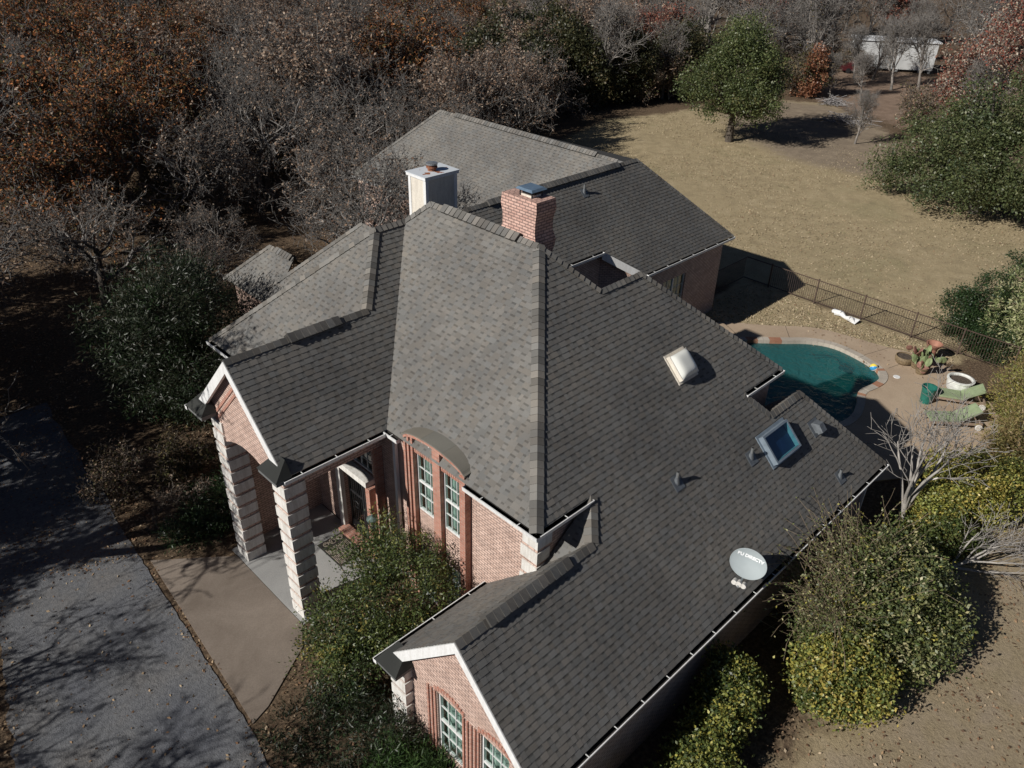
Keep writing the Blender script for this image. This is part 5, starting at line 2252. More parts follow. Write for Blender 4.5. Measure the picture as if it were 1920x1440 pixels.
def leaves(c, size, rng, aspect=0.55, up=0.5, axis=None):
    """rhombic leaves at points c; up biases them to lie flat"""
    m = len(c)
    nrm = rng.normal(size=(m, 3))
    nrm[:, 2] = np.abs(nrm[:, 2]) + up
    nrm = unit(nrm)
    if axis is None:
        a = rng.normal(size=(m, 3))
    else:
        a = axis + 0.35 * rng.normal(size=(m, 3))
    a = unit(a - nrm * np.sum(a * nrm, 1, keepdims=True))
    b = np.cross(nrm, a)
    s = size[:, None]
    V = np.stack([c - a * s * 0.5, c + b * s * aspect * 0.5, c + a * s * 0.5, c - b * s * aspect * 0.5], 1).reshape(-1, 3)
    F = np.arange(4 * m).reshape(m, 4)
    return V, F


def tints(rng, n, palette, weights, jit=0.22):
    pal = np.array(palette)
    k = rng.choice(len(pal), n, p=np.array(weights) / sum(weights))
    c = pal[k] * (1 - jit + 2 * jit * rng.random((n, 1)))
    return c


class Geo:
    def __init__(s):
        s.V, s.F, s.C, s.n = [], [], [], 0

    def add(s, V, F, C):
        s.V.append(V)
        s.F.append(F + s.n)
        s.C.append(C)
        s.n += len(V)

    def build(s, name, mat, parent):
        F4 = [f for f in s.F]
        return np_mesh(name, np.concatenate(s.V), F4, s.C, mat, parent)


def skeleton(seed, trunk, levels, lean=0.05):
    """recursive branching; trunk=(length, radius, pieces); each level=(children, length, angle lo, angle hi, pieces, wander, rise, first share)"""
    r = np.random.default_rng(seed)
    segs = []

    def grow(p, d, Ln, rad0, lev, npc, wander, rise):
        pts = [p]
        dirs = []
        rr = [rad0]
        for i in range(npc):
            d = d + wander * r.normal(size=3) + np.array([0, 0, rise])
            d = d / np.linalg.norm(d)
            q = pts[-1] + d * Ln / npc
            r1 = rad0 * (1 - (0.55 if lev == 0 else 0.72) * (i + 1) / npc)
            segs.append((pts[-1], q, rr[-1], r1, lev))
            pts.append(q)
            dirs.append(d)
            rr.append(r1)
        if lev < len(levels):
            n, L2, a0, a1, np2, w2, ri2, fs = levels[lev]
            n = max(1, int(round(n * (0.75 + 0.5 * r.random()))))
            ph = r.random() * 6.28
            for k in range(n):
                t = fs + (1 - fs) * (k + r.random()) / n
                x = min(t * npc, npc - 1e-6)
                i = int(x)
                q = pts[i] + (pts[i + 1] - pts[i]) * (x - i)
                dd = dirs[i]
                side = np.cross(dd, np.array([0, 0, 1.0]) if abs(dd[2]) < 0.95 else np.array([1.0, 0, 0]))
                side /= np.linalg.norm(side)
                s2 = np.cross(dd, side)
                ph += 2.4 + 0.5 * r.normal()
                an = rad(a0 + (a1 - a0) * r.random())
                nd = dd * math.cos(an) + (side * math.cos(ph) + s2 * math.sin(ph)) * math.sin(an)
                grow(q, nd, L2 * (0.65 + 0.6 * r.random()) * (1.15 - 0.4 * t), rr[i] * 0.62, lev + 1, np2, w2, ri2)
    d0 = np.array([lean * r.normal(), lean * r.normal(), 1.0])
    grow(np.zeros(3), d0 / np.linalg.norm(d0), trunk[0], trunk[1], 0, trunk[2], 0.06, 0.02)
    return segs


BARK_D = (0.085, 0.075, 0.066)
TWIG_G = (0.20, 0.19, 0.18)


def make_tree(name, label, cat, group, seed, trunk, levels, split=2, twig=TWIG_G, bark=BARK_D, rmin=0.0135,
              leaf=None, lean=0.05, loc=(0, 0, 0)):
    """leaf=(count, size, palette, weights, spread, aspect)"""
    root = empty(name, loc, label, cat, group)
    rng = np.random.default_rng(seed + 999)
    S = skeleton(seed, trunk, levels, lean)
    P0 = np.array([s[0] for s in S])
    P1 = np.array([s[1] for s in S])
    R0 = np.maximum(np.array([s[2] for s in S]), rmin)
    R1 = np.maximum(np.array([s[3] for s in S]), rmin * 0.8)
    lev = np.array([s[4] for s in S])
    top = lev.max()

    def colr(mask, base):
        return np.array(base)[None, :] * (0.75 + 0.5 * rng.random((mask.sum(), 1)))
    g = Geo()
    m = lev < split
    if seed is not None:
        # root flare
        P0[0, 2] -= 0.6
        R0[0] *= 1.35
    c = np.array(bark)[None, :] * (0.8 + 0.4 * rng.random((m.sum(), 1)))
    f = np.clip(lev[m] / max(1, split), 0, 1)[:, None]
    c = c * (1 - 0.6 * f) + np.array(twig)[None, :] * 0.6 * f
    g.add(*tubes(P0[m], P1[m], R0[m], R1[m], 8, c))
    g.build('trunk', M['bark'], root)
    k = Geo()
    fine = tuple(c * 0.9 for c in twig)
    m = (lev >= split) & (R0 > 0.03)
    if m.any():
        k.add(*tubes(P0[m], P1[m], R0[m], R1[m], 5, colr(m, tuple(c * 1.45 for c in twig))))
    m = (lev >= split) & (R0 <= 0.03)
    if m.any():
        k.add(*tubes(P0[m], P1[m], R0[m], R1[m], 3, colr(m, fine)))
    if leaf:
        n, sz, pal, wts, spread, asp = leaf
        idx = np.nonzero(lev >= top - 1)[0]
        # leaves gather on some twigs more than on others
        wgt = rng.random(len(idx)) ** 2
        pick = rng.choice(idx, n, p=wgt / wgt.sum())
        t = rng.random((n, 1))
        c = P0[pick] + (P1[pick] - P0[pick]) * t + rng.normal(size=(n, 3)) * spread
        V, F = leaves(c, sz * (0.6 + 0.8 * rng.random(n)), rng, asp, 0.3)
        k.add(V, F, tints(rng, n, pal, wts))
        mat = M['leafdry']
    else:
        mat = M['leafdry']
    k.build('crown', mat, root)
    return root


def place(proto, first, used, x, y, s, rz, label=None, group=None, z=None, sz=None):
    o = proto if first else copy_tree(proto)
    o.location = (x, y, (gz(x, y) if z is None else z) - 0.05)
    o.scale = (s, s, s * (sz or 1))
    o.rotation_euler = (0, 0, rz)
    if label:
        o['label'] = label
    if group:
        o['group'] = group
    return o


TAN = [(0.25, 0.17, 0.12), (0.32, 0.235, 0.175), (0.15, 0.09, 0.06), (0.40, 0.32, 0.25)]
RUST = [(0.36, 0.14, 0.055), (0.22, 0.09, 0.04), (0.40, 0.20, 0.08), (0.07, 0.04, 0.022), (0.10, 0.09, 0.04)]
OLIVE = [(0.10, 0.095, 0.04), (0.15, 0.12, 0.06), (0.07, 0.07, 0.03), (0.19, 0.14, 0.08)]
REDS = [(0.25, 0.085, 0.06), (0.17, 0.065, 0.05), (0.28, 0.15, 0.105), (0.34, 0.27, 0.20)]

OAK = [(7, 4.8, 28, 70, 7, 0.24, 0.06, 0.42), (6, 2.7, 30, 70, 5, 0.30, 0.03, 0.3), (5, 1.5, 30, 75, 4, 0.36, 0.02, 0.15), (5, 0.8, 30, 75, 3, 0.42, 0.02, 0.1)]
SLIM = [(9, 3.4, 18, 45, 6, 0.12, 0.12, 0.25), (6, 1.9, 20, 50, 4, 0.16, 0.08, 0.2), (5, 1.0, 25, 55, 2, 0.2, 0.06, 0.2), (4, 0.6, 25, 60, 1, 0.2, 0.03, 0.1)]
BRUSHY = [(8, 1.5, 20, 65, 4, 0.2, 0.06, 0.05), (6, 0.9, 25, 70, 3, 0.25, 0.04, 0.1), (5, 0.5, 30, 70, 2, 0.3, 0.02, 0.1), (4, 0.28, 30, 70, 1, 0.3, 0, 0.1)]

G_OAK = "bare grey oaks of the wood behind the house"
G_TAN = "oaks still holding tan leaves at the wood's edge"
G_RUST = "rust-leaved oaks of the wood"
G_SLIM = "slender bare trees beyond the lawn"
G_BRUSH = "brown brushy shrubs under the trees"
protos = {
    'grey': [make_tree('bare_oak_tree', "bare grey oak with a few tan leaves in the wood behind the house", 'tree', G_OAK, s, (3.6, 0.30, 5), OAK,
                       leaf=(n, 0.15, TAN, [3, 3, 2, 2], 0.05, 0.6)) for s, n in ((1, 2000), (2, 1000), (3, 3000))],
    'tan': [make_tree('tan_oak_tree', "oak still full of tan and brown dry leaves at the wood's edge", 'tree', G_TAN, s, (3.6, 0.28, 5), OAK,
                      leaf=(n, 0.17, TAN, [3, 3, 3, 2], 0.12, 0.6)) for s, n in ((4, 10000), (5, 7500))],
    'rust': [make_tree('rust_oak_tree', "oak with dense rust and orange-brown leaves in the shaded wood", 'tree', G_RUST, s, (3.8, 0.30, 5), OAK,
                       leaf=(n, 0.165, RUST, [2.2, 3, 1.3, 4, 3], 0.16, 0.6)) for s, n in ((6, 15000), (7, 12000))],
    'slim': [make_tree('slender_tree', "slender bare pale-limbed tree in the wood beyond the lawn", 'tree', G_SLIM, s, (5.5, 0.17, 6), SLIM, twig=(0.29, 0.27, 0.25),
                       bark=(0.24, 0.22, 0.20), rmin=0.016, leaf=(n, 0.14, OLIVE + TAN, [1, 1, 1, 1, 1, 1, 1, 1], 0.08, 0.6)) for s, n in ((8, 300), (9, 700))],
    'red': [make_tree('red_leaf_tree', "tree with dull red autumn leaves beyond the lawn", 'tree', "red-leaved trees beyond the lawn", 10, (3.8, 0.2, 5), SLIM, twig=(0.22, 0.2, 0.19),
                      rmin=0.015, leaf=(7000, 0.2, REDS, [3, 3, 2, 1], 0.2, 0.6))],
    'brush': [make_tree('brushy_shrub', "olive-brown brushy shrub at the foot of the wood", 'shrub', G_BRUSH, s, (0.9, 0.07, 3), BRUSHY, split=1, twig=(0.20, 0.17, 0.14), rmin=0.011,
                        leaf=(n, 0.12, pal, [1] * len(pal), 0.13, 0.6), lean=0.3) for s, n, pal in ((11, 3200, OLIVE), (12, 2000, OLIVE + TAN), (13, 700, TAN))],
}
used_first = {}


def put(kind, x, y, s, rng, label=None, group=None):
    L_ = protos[kind]
    i = int(rng.integers(len(L_)))
    first = not used_first.get((kind, i))
    used_first[(kind, i)] = True
    return place(L_[i], first, None, x, y, s, rng.random() * 6.28, label, group)


def woods():
    rng = np.random.default_rng(21)
    pts = []
    # hand-set trees whose trunks or crowns show singly
    fixed = [('grey', 27.2, 52.0, 1.05), ('grey', 22.5, 50.0, 0.9), ('grey', 31.0, 58.0, 1.0), ('grey', 19.0, 43.5, 0.5), ('grey', 33.5, 48.5, 1.0), ('tan', 42.5, 50.0, 1.0),
             ('tan', 47.0, 53.5, 1.05), ('rust', 17.5, 53.5, 1.0), ('rust', 12.5, 50.5, 0.9), ('grey', 40.0, 47.0, 0.9), ('rust', 22.0, 61.0, 1.1), ('rust', 27.0, 78.0, 1.2),
             ('grey', 36.0, 53.0, 1.1), ('grey', 25.3, 38.8, 0.95), ('grey', 29.5, 46.0, 0.8), ('grey', 22.6, 34.2, 0.9), ('grey', 45.0, 47.8, 1.0), ('tan', 49.5, 52.0, 0.95), ('tan', 54.0, 55.5, 1.0), ('grey', 33.0, 43.8, 0.8), ('grey', 12.0, 43.0, 0.8), ('grey', 16.5, 39.5, 0.5), ('grey', 5.5, 41.0, 0.9)]
    for k, x, y, s in fixed:
        put(k, x, y, s * 1.12, rng)
        pts.append((x, y))
    n = 0
    tries = 0
    while n < 195 and tries < 20000:
        tries += 1
        az = rad(8 + 74 * rng.random())
        r = math.sqrt(46 ** 2 + ((172 if math.degrees(az) < 38 else 142) ** 2 - 46 ** 2) * rng.random())
        x, y = r * math.cos(az), r * math.sin(az)
        if poly_sd(np.array([x]), np.array([y]), LAWN)[0] < 4.5 or poly_sd(np.array([x]), np.array([y]), REDBANK)[0] < 1.5:
            continue
        if x < 40 and y < 55:
            continue
        if x < 55 and y < 52:
            continue
        if x > 55 and y < 24 and x < 100:
            continue
        if 112 < x < 127 and 36 < y < 54:
            continue
        # keep the view of the trailer open
        a = math.degrees(az)
        if r > 95 and 17 < a < 25 and r < 128:
            continue
        sp = 6.4 if r < 85 else 8.4
        if any((x - p[0]) ** 2 + (y - p[1]) ** 2 < sp * sp for p in pts):
            continue
        q = rng.random()
        if a > 66:
            k = 'rust' if q < 0.55 else 'grey' if q < 0.9 else 'tan'
        elif a > 55:
            k = 'grey' if q < 0.75 else 'tan'
        elif a > 44:
            k = 'tan' if q < 0.5 else 'grey' if q < 0.85 else 'rust'
        elif a > 36:
            k = 'slim' if q < 0.45 else 'tan' if q < 0.65 else 'red' if q < 0.72 else 'grey'
        else:
            k = 'slim' if q < 0.72 else 'red' if q < 0.82 else 'grey'
        put(k, x, y, (1.0 + 0.5 * rng.random()) * (1.0 if r < 100 else 1.05), rng)
        pts.append((x, y))
        n += 1
    # brush along the edges
    n = 0
    tries = 0
    bp = []
    while n < 130 and tries < 20000:
        tries += 1
        az = rad(12 + 64 * rng.random())
        r = 46 + 90 * rng.random()
        x, y = r * math.cos(az), r * math.sin(az)
        sd = poly_sd(np.array([x]), np.array([y]), LAWN)[0]
        a = math.degrees(az)
        if sd < 2.5:
            continue
        if x < 55 and y < 53 or (x > 55 and y < 24 and x < 100):
            continue
        if a > 58 and rng.random() < 0.75:
            continue
        if poly_sd(np.array([x]), np.array([y]), REDBANK)[0] < 0 and rng.random() < 0.7:
            continue
        if r > 95 and 17.5 < a < 25 and r < 124:
            continue
        if any((x - p[0]) ** 2 + (y - p[1]) ** 2 < 9 for p in bp):
            continue
        put('brush', x, y, (0.7 + 0.9 * rng.random()) * (1.5 if a < 45 else 1.1), rng)
        bp.append((x, y))
        n += 1


woods()


def shade_trees():
    """trees on the viewer's left whose shadows fall on the drive, porch and wing"""
    rng = np.random.default_rng(5)
    for k, x, y, s in (('rust', -8, 29.3, 1.2), ('rust', -15, 28.3, 1.25), ('tan', -3.5, 32.0, 1.1), ('rust', -14, 37, 1.25), ('tan', -4.5, 37.0, 1.2), ('rust', -3.0, 43.0, 1.15), ('grey', -6.5, 12.5, 1.0), ('tan', -22, 34.5, 1.3), ('rust', -18, 43, 1.2),
                       ('rust', -10, 48, 1.2), ('rust', 1.0, 49.5, 1.1), ('grey', -9.5, 15.6, 1.1), ('grey', -8.2, 21.5, 0.85), ('tan', -17, 22.5, 1.0), ('rust', -24, 40, 1.2), ('tan', 0.0, 35.5, 1.05), ('rust', 1.5, 42.5, 1.0), ('grey', -20, 29.5, 1.2)):
        lb = {'grey': "bare grey oak beside the drive in front of the house", 'tan': "tan-leaved oak on the far side of the drive", 'rust': "rust-leaved oak on the shaded side of the front yard"}[k]
        gr = {'grey': "bare oaks in front of the house", 'tan': "tan-leaved oaks across the drive", 'rust': "rust-leaved oaks of the front yard"}[k]
        put(k, x, y, s, rng, lb, gr)


shade_trees()
o = put('grey', -1.9, 26.0, 1.2, np.random.default_rng(92), "tallest bare grey oak left of the porch wing", None)
o.scale = (1.15, 1.15, 1.7)
if 'group' in o:
    del o['group']


# ------------------------------------------------------------------ evergreen crowns, shrubs, hedges
def ell_points(rng, n, ells, shell=0.62):
    """points in the outer part of a union of ellipsoids (cx,cy,cz,rx,ry,rz)"""
    E = np.array(ells, float)
    vol = (E[:, 3] * E[:, 4] * E[:, 5]) ** 0.75
    k = rng.choice(len(E), n, p=vol / vol.sum())
    d = unit(rng.normal(size=(n, 3)))
    r = (shell + (1 - shell) * rng.random((n, 1)) ** 0.7)
    return E[k, :3] + d * r * E[k, 3:6], d


def foliage(name, label, cat, loc, ells, seed, clumps, per, lsize, crad, palette, weights, shell=0.6, group=None, aspect=0.55, up=0.4, stems=14, stem_col=BARK_D, trunk_h=None,
            trunk_r=0.12, shoots=None, part='foliage', flat=1.0, mat='leaf', spray=False, rough=0.0, rz=0.0, knobs=16, hollows=13):
    root = empty(name, loc, label, cat, group, rz)
    rng = np.random.default_rng(seed)
    # knobs that break the outline, then hollows where one sees in
    base = np.array(ells, float)
    kp, kd = ell_points(rng, knobs, base, 0.92)
    rr = base[:, 3:6].mean() * (0.16 + 0.30 * rng.random(knobs))
    ells = list(map(tuple, base)) + [(*p, r * 1.05, r * 1.05, r) for p, r in zip(kp, rr)]
    C, D = ell_points(rng, clumps, ells, shell)
    hp, hd = ell_points(rng, hollows, base, 0.85)
    hr = base[:, 3:6].mean() * (0.16 + 0.22 * rng.random(hollows))
    ok = np.ones(clumps, bool)
    for p, r in zip(hp, hr):
        ok &= np.linalg.norm(C - p, axis=1) > r
    C, D = C[ok], D[ok]
    clumps = len(C)
    C[:, 2] = np.maximum(C[:, 2], 0.08)
    if rough:
        C += D * (rng.random((clumps, 1)) - 0.3) * rough
    # skip clumps here and there so that what is behind shows through
    sz = 0.6 + 0.8 * rng.random(clumps)
    cnt = np.maximum(4, (per * sz ** 2).astype(int))
    idx = np.repeat(np.arange(clumps), cnt)
    n = len(idx)
    off = rng.normal(size=(n, 3)) * (crad * sz[idx])[:, None]
    off[:, 2] *= flat
    c = C[idx] + off
    tone = tints(rng, clumps, palette, weights, 0.15)
    col = tone[idx] * (0.75 + 0.5 * rng.random((n, 1)))
    mix = rng.random((n, 1)) < 0.3
    col = np.where(mix, tints(rng, n, palette, weights), col)
    g = Geo()
    if spray:
        ax = unit(D[idx] + np.array([0, 0, 0.5]) + 0.5 * off / crad)
        V, F = leaves(c, lsize * (0.6 + 0.8 * rng.random(n)), rng, aspect, up, ax)
    else:
        V, F = leaves(c, lsize * (0.6 + 0.8 * rng.random(n)), rng, aspect, up)
    keep = V.reshape(-1, 4, 3)[:, :, 2].min(1) > 0.0
    V = V.reshape(-1, 4, 3)[keep].reshape(-1, 3)
    col = col[keep]
    F = np.arange(len(V)).reshape(-1, 4)
    g.add(V, F, col)
    if shoots:
        ns, length, dirv, box = shoots
        P0, P1, lv = [], [], []
        for i in range(ns):
            p = C[rng.integers(clumps)] if box is None else np.array([box[0] + (box[1] - box[0]) * rng.random(), box[2] + (box[3] - box[2]) * rng.random(), box[4] + (box[5] - box[4]) * rng.random()])
            d = unit((np.array(dirv) + 0.45 * rng.normal(size=3))[None])[0]
            Ls = length * (0.5 + 0.8 * rng.random())
            for k in range(5):
                d = unit((d + 0.12 * rng.normal(size=3) + np.array([0, 0, -0.05 * k]))[None])[0]
                q = p + d * Ls / 5
                P0.append(p)
                P1.append(q)
                for _ in range(3):
                    lv.append(p + (q - p) * rng.random() + rng.normal(size=3) * 0.03)
                p = q
        P0, P1, lv = np.array(P0), np.array(P1), np.array(lv)
        g.add(*tubes(P0, P1, np.full(len(P0), 0.009), np.full(len(P0), 0.007), 3, np.tile(np.array([[0.30, 0.235, 0.165]]), (len(P0), 1))))
        V, F = leaves(lv, np.full(len(lv), lsize * 0.8), rng, aspect, up)
        g.add(V, F, tints(rng, len(lv), palette, weights))
    g.build(part, M[mat], root)
    # stems
    if stems:
        k = Geo()
        tgt = C[rng.choice(clumps, min(stems, clumps), replace=False)]
        th = trunk_h or 0.0
        b0 = np.zeros((len(tgt), 3))
        b0[:, 2] = th
        if not trunk_h:
            b0[:, :2] = tgt[:, :2] * 0.25
            b0[:, 2] = -0.1
        mid = b0 + (tgt - b0) * 0.5
        mid[:, 2] += 0.12 * np.abs(tgt[:, 2] - th)
        cc = np.array(stem_col)[None, :] * (0.8 + 0.4 * rng.random((len(tgt), 1)))
        r0 = np.full(len(tgt), trunk_r * 0.5)
        k.add(*tubes(b0, mid, r0, r0 * 0.6, 6, cc))
        k.add(*tubes(mid, tgt, r0 * 0.6, r0 * 0.2, 5, cc))
        if trunk_h:
            p = np.array([[0, 0, -0.3], [0.05, 0.03, trunk_h * 0.5], [0, 0, trunk_h + 0.3]])
            k.add(*tubes(p[:-1], p[1:], np.array([trunk_r * 1.25, trunk_r]), np.array([trunk_r, trunk_r * 0.8]), 10, np.tile(np.array([stem_col]), (2, 1))))
        k.build('trunk' if trunk_h else 'stem', M['bark'], root)
    return root


OAKG = [(0.11, 0.14, 0.052), (0.145, 0.17, 0.065), (0.075, 0.10, 0.04), (0.19, 0.18, 0.08)]
YAU = [(0.085, 0.12, 0.035), (0.125, 0.155, 0.045), (0.045, 0.065, 0.024), (0.26, 0.22, 0.06), (0.17, 0.18, 0.06)]
YEL = [(0.36, 0.33, 0.075), (0.25, 0.27, 0.07), (0.45, 0.36, 0.095), (0.15, 0.18, 0.055)]
BLUG = [(0.18, 0.205, 0.085), (0.24, 0.245, 0.10), (0.10, 0.125, 0.055), (0.42, 0.39, 0.21)]
CED = [(0.018, 0.028, 0.014), (0.028, 0.038, 0.018), (0.04, 0.045, 0.026)]
SAGE = [(0.30, 0.34, 0.15), (0.38, 0.40, 0.20), (0.20, 0.24, 0.10), (0.44, 0.42, 0.24)]
DKG = [(0.03, 0.06, 0.02), (0.045, 0.08, 0.028), (0.02, 0.042, 0.016)]
BRG = [(0.21, 0.20, 0.07), (0.28, 0.23, 0.09), (0.14, 0.15, 0.055), (0.33, 0.24, 0.12)]

# live oak on the lawn
foliage('live_oak_tree', "round-headed green live oak standing alone on the dry lawn", 'tree', (70.3, 40.7, gz(70, 41)),
        [(0, 0, 6.4, 3.7, 3.7, 3.6), (0.4, -1.5, 4.8, 3.4, 3.2, 2.2), (0.6, 0.9, 8.4, 2.2, 2.2, 1.9), (-1.0, -0.8, 7.6, 2.4, 2.4, 1.9), (-1.2, 1.4, 5.0, 3.2, 3.2, 2.2), (0, 0, 9.3, 2.4, 2.4, 1.7), (1.5, -2.2, 3.6, 2.0, 1.9, 1.0)], 31,
        1150, 42, 0.20, 0.30, OAKG, [3, 3, 3, 1], shell=0.5, trunk_h=2.6, trunk_r=0.32, stems=30, stem_col=(0.10, 0.085, 0.07), rough=0.9, knobs=30, hollows=20)
# broad evergreen on the right
foliage('live_oak_tree', "broad dark green evergreen oak at the right edge of the lawn", 'tree', (67.0, 16.8, gz(67, 16)),
        [(0, 0, 4.4, 5.4, 5.4, 3.5), (0.5, 4.6, 3.6, 3.2, 3.0, 2.0), (1.5, 3.4, 5.4, 3.0, 3.0, 2.2), (-1.5, 6.6, 2.6, 1.9, 1.8, 1.2), (-1, -3.5, 4.2, 4.2, 4.2, 3.0), (0.5, 0.5, 7.6, 3.2, 3.2, 2.2), (1.0, -2.5, 7.0, 2.6, 2.6, 1.8), (-3.0, 1.0, 2.6, 3.2, 3.2, 1.7), (2, -5, 5.6, 3.4, 3.4, 2.4)], 32,
        1700, 44, 0.19, 0.32, [(0.09, 0.115, 0.048), (0.12, 0.142, 0.058), (0.06, 0.085, 0.038), (0.155, 0.165, 0.075)], [3, 3, 2, 2], shell=0.5, trunk_h=1.6, trunk_r=0.4, stems=30, rough=0.9, knobs=34, hollows=26)
# dark olive evergreens in the wood behind the lawn
dark = None
for i, (x, y, k) in enumerate(((62.5, 60.5, 1.0), (69.5, 60.0, 1.1), (76.5, 58.0, 0.95), (84.0, 57.5, 1.0), (66.0, 67.0, 1.25), (74.0, 66.5, 1.2), (90.5, 54.5, 0.9), (57.0, 63.0, 1.1))):
    if dark is None:
        dark = foliage('olive_evergreen_tree', "dark olive-green vine-covered evergreen in the wood behind the lawn", 'tree', (x, y, 0),
                       [(0, 0, 3.4, 2.7, 2.6, 3.2), (1.2, 1.0, 5.2, 1.9, 1.9, 1.9), (-1.3, -0.8, 2.2, 2.2, 2.0, 2.0), (0.6, -1.6, 4.4, 1.7, 1.7, 1.6)], 57, 620, 40, 0.24, 0.32, [(0.055, 0.06, 0.028), (0.08, 0.08, 0.035), (0.035, 0.042, 0.02), (0.13, 0.105, 0.05)],
                       [3, 3, 2, 1.5], shell=0.5, group="dark evergreens behind the lawn", trunk_h=0.8, trunk_r=0.2, stems=18, rough=0.8)
        o = dark
    else:
        o = copy_tree(dark)
    o.location = (x, y, gz(x, y) - 0.05)
    o.scale = (k, k, k * 1.1)
    o.rotation_euler = (0, 0, i * 1.7)
# tree with red and pale leaves, top right
root = make_tree('red_oak_tree', "large half-bare tree with red and cream leaves above the broad evergreen", 'tree', None, 41, (3.6, 0.3, 5), OAK, twig=(0.26, 0.24, 0.22),
                 leaf=(24000, 0.14, REDS + [(0.46, 0.39, 0.31)], [3, 3, 2, 2, 2.5], 0.22, 0.6))
root.location = (88.0, 23.0, gz(89, 23))
root.scale = (1.45, 1.45, 1.75)
# orange young tree at the far lawn edge
foliage('orange_cypress_tree', "narrow orange-brown young tree at the far corner of the lawn", 'tree', (95.5, 45.6, gz(95, 45)),
        [(0, 0, 2.4, 1.5, 1.5, 2.4), (0, 0, 4.6, 0.9, 0.9, 1.7), (0.2, 0.3, 1.2, 1.8, 1.8, 1.2)], 33, 190, 26, 0.22, 0.22, [(0.30, 0.13, 0.07), (0.36, 0.19, 0.11), (0.22, 0.09, 0.05)], [2, 2, 2],
        shell=0.3, trunk_h=0.8, trunk_r=0.12, stems=10, rough=0.3)
# saplings on the bank
for i, (x, y, s, lb) in enumerate(((79.5, 32.2, 0.62, "thin bare sapling standing at the end of the live oak's shadow"), (98.0, 44.0, 0.6, "bare sapling right of the orange young tree"),
                                   (101.0, 41.5, 0.62, "leaning bare sapling on the reddish bank below the trailer"))):
    r_ = np.random.default_rng(60 + i)
    o = put('slim', x, y, s, r_, lb, None)
    if 'group' in o:
        del o['group']
for x, y, s in ((122.0, 60.0, 1.35), (127.0, 60.5, 1.4), (118.5, 58.5, 1.2)):
    put('slim', x, y, s, np.random.default_rng(int(x)))
for x, y, s in ((108.5, 41.0, 1.0), (112, 39.0, 1.1), (113.5, 45.8, 0.95), (112.0, 47.6, 0.8)):
    put('slim', x, y, s, np.random.default_rng(int(x)))


def make_brushpile():
    rng = np.random.default_rng(9)
    for (x, y, w, lb) in ((87.0, 37.0, 1.7, "heap of cut grey branches on the bank edge near the live oak's shadow"), (94.5, 41.8, 1.1, "small heap of grey branches by the orange young tree")):
        n = 90
        a = rng.random(n) * 6.28
        c = np.stack([rng.normal(size=n) * w * 0.6, rng.normal(size=n) * w * 0.6, 0.1 + np.abs(rng.normal(size=n)) * 0.25], 1)
        d = np.stack([np.cos(a), np.sin(a), 0.25 * rng.normal(size=n)], 1) * (0.4 + 0.7 * rng.random((n, 1)))
        V, F, C = tubes(c - d, c + d, np.full(n, 0.035), np.full(n, 0.02), 4, np.array([[0.26, 0.25, 0.25]]) * (0.5 + rng.random((n, 1))))
        o = np_mesh('brush_pile', V, [F], [C], M['bark'])
        o.location = (x, y, gz(x, y))
        tag(o, lb, 'brush pile')


make_brushpile()
mb = MB()
mb.tube((85.3, 39.8, gz(85, 39.8) + 0.1), (87.5, 37.6, gz(87, 37.6) + 0.1), 0.12, 0.09, 8, (0.30, 0.27, 0.22))
tag(mb.build('fallen_log', M['bark']), "pale fallen log beside the heap of cut branches", 'log')

# right-hand terrace planting
foliage('feathery_cedar_tree', "pale sage-green feathery cedar at the end of the pool fence", 'tree', (45.5, 7.0, -0.05),
        [(0, 0, 2.2, 2.2, 2.2, 2.5), (0.2, -1.5, 2.3, 2.0, 2.0, 2.2), (-0.8, -0.8, 1.2, 1.6, 1.6, 1.3), (0.3, -0.5, 3.4, 1.2, 1.3, 1.2)], 34, 900, 34, 0.22, 0.16, SAGE, [3, 3, 2, 3], shell=0.72, aspect=0.25,
        spray=True, up=0.2, stems=20, rough=0.45)
foliage('ivy_shrub', "dark green glossy shrub between the pool fence and the feathery cedar", 'shrub', (45.0, 10.1, -0.05),
        [(0, 0, 1.3, 1.2, 1.3, 1.5), (0.8, -0.9, 2.0, 1.2, 1.2, 1.8), (-0.9, -1.2, 0.8, 1.1, 1.2, 0.9), (1.6, -1.6, 2.8, 1.1, 1.2, 1.7), (-1.6, -2.2, 0.7, 0.9, 1.0, 0.7)], 35, 640, 50, 0.10, 0.17, DKG, [3, 3, 2], shell=0.7, stems=10)
foliage('golden_cedar_tree', "yellow-green fine-leaved cedar behind the green loungers", 'tree', (38.6, 4.6, -0.1),
        [(0, 0, 1.6, 1.9, 1.8, 1.9), (-1.2, -0.2, 1.1, 1.6, 1.4, 1.4), (1.4, -0.4, 2.2, 1.7, 1.6, 2.0), (0.3, 0.0, 2.9, 1.2, 1.2, 1.2)], 36, 950, 40, 0.15, 0.17, YEL[:2] + BRG, [2, 2, 2, 3, 2, 2], shell=0.7, aspect=0.22,
        spray=True, up=0.2, stems=16, rough=0.4)
foliage('brown_cedar_tree', "browning cedar in front of the yellow-green one at the frame's right edge", 'tree', (34.2, 3.6, -0.1),
        [(0, 0, 1.3, 1.5, 1.4, 1.5), (-0.3, -1.0, 1.0, 1.3, 1.3, 1.2), (0.4, 0.3, 2.1, 1.0, 1.0, 1.0)], 37, 520, 36, 0.15, 0.17, BRG, [2, 3, 1, 3], shell=0.68, aspect=0.25, spray=True, up=0.2, stems=14, rough=0.4)
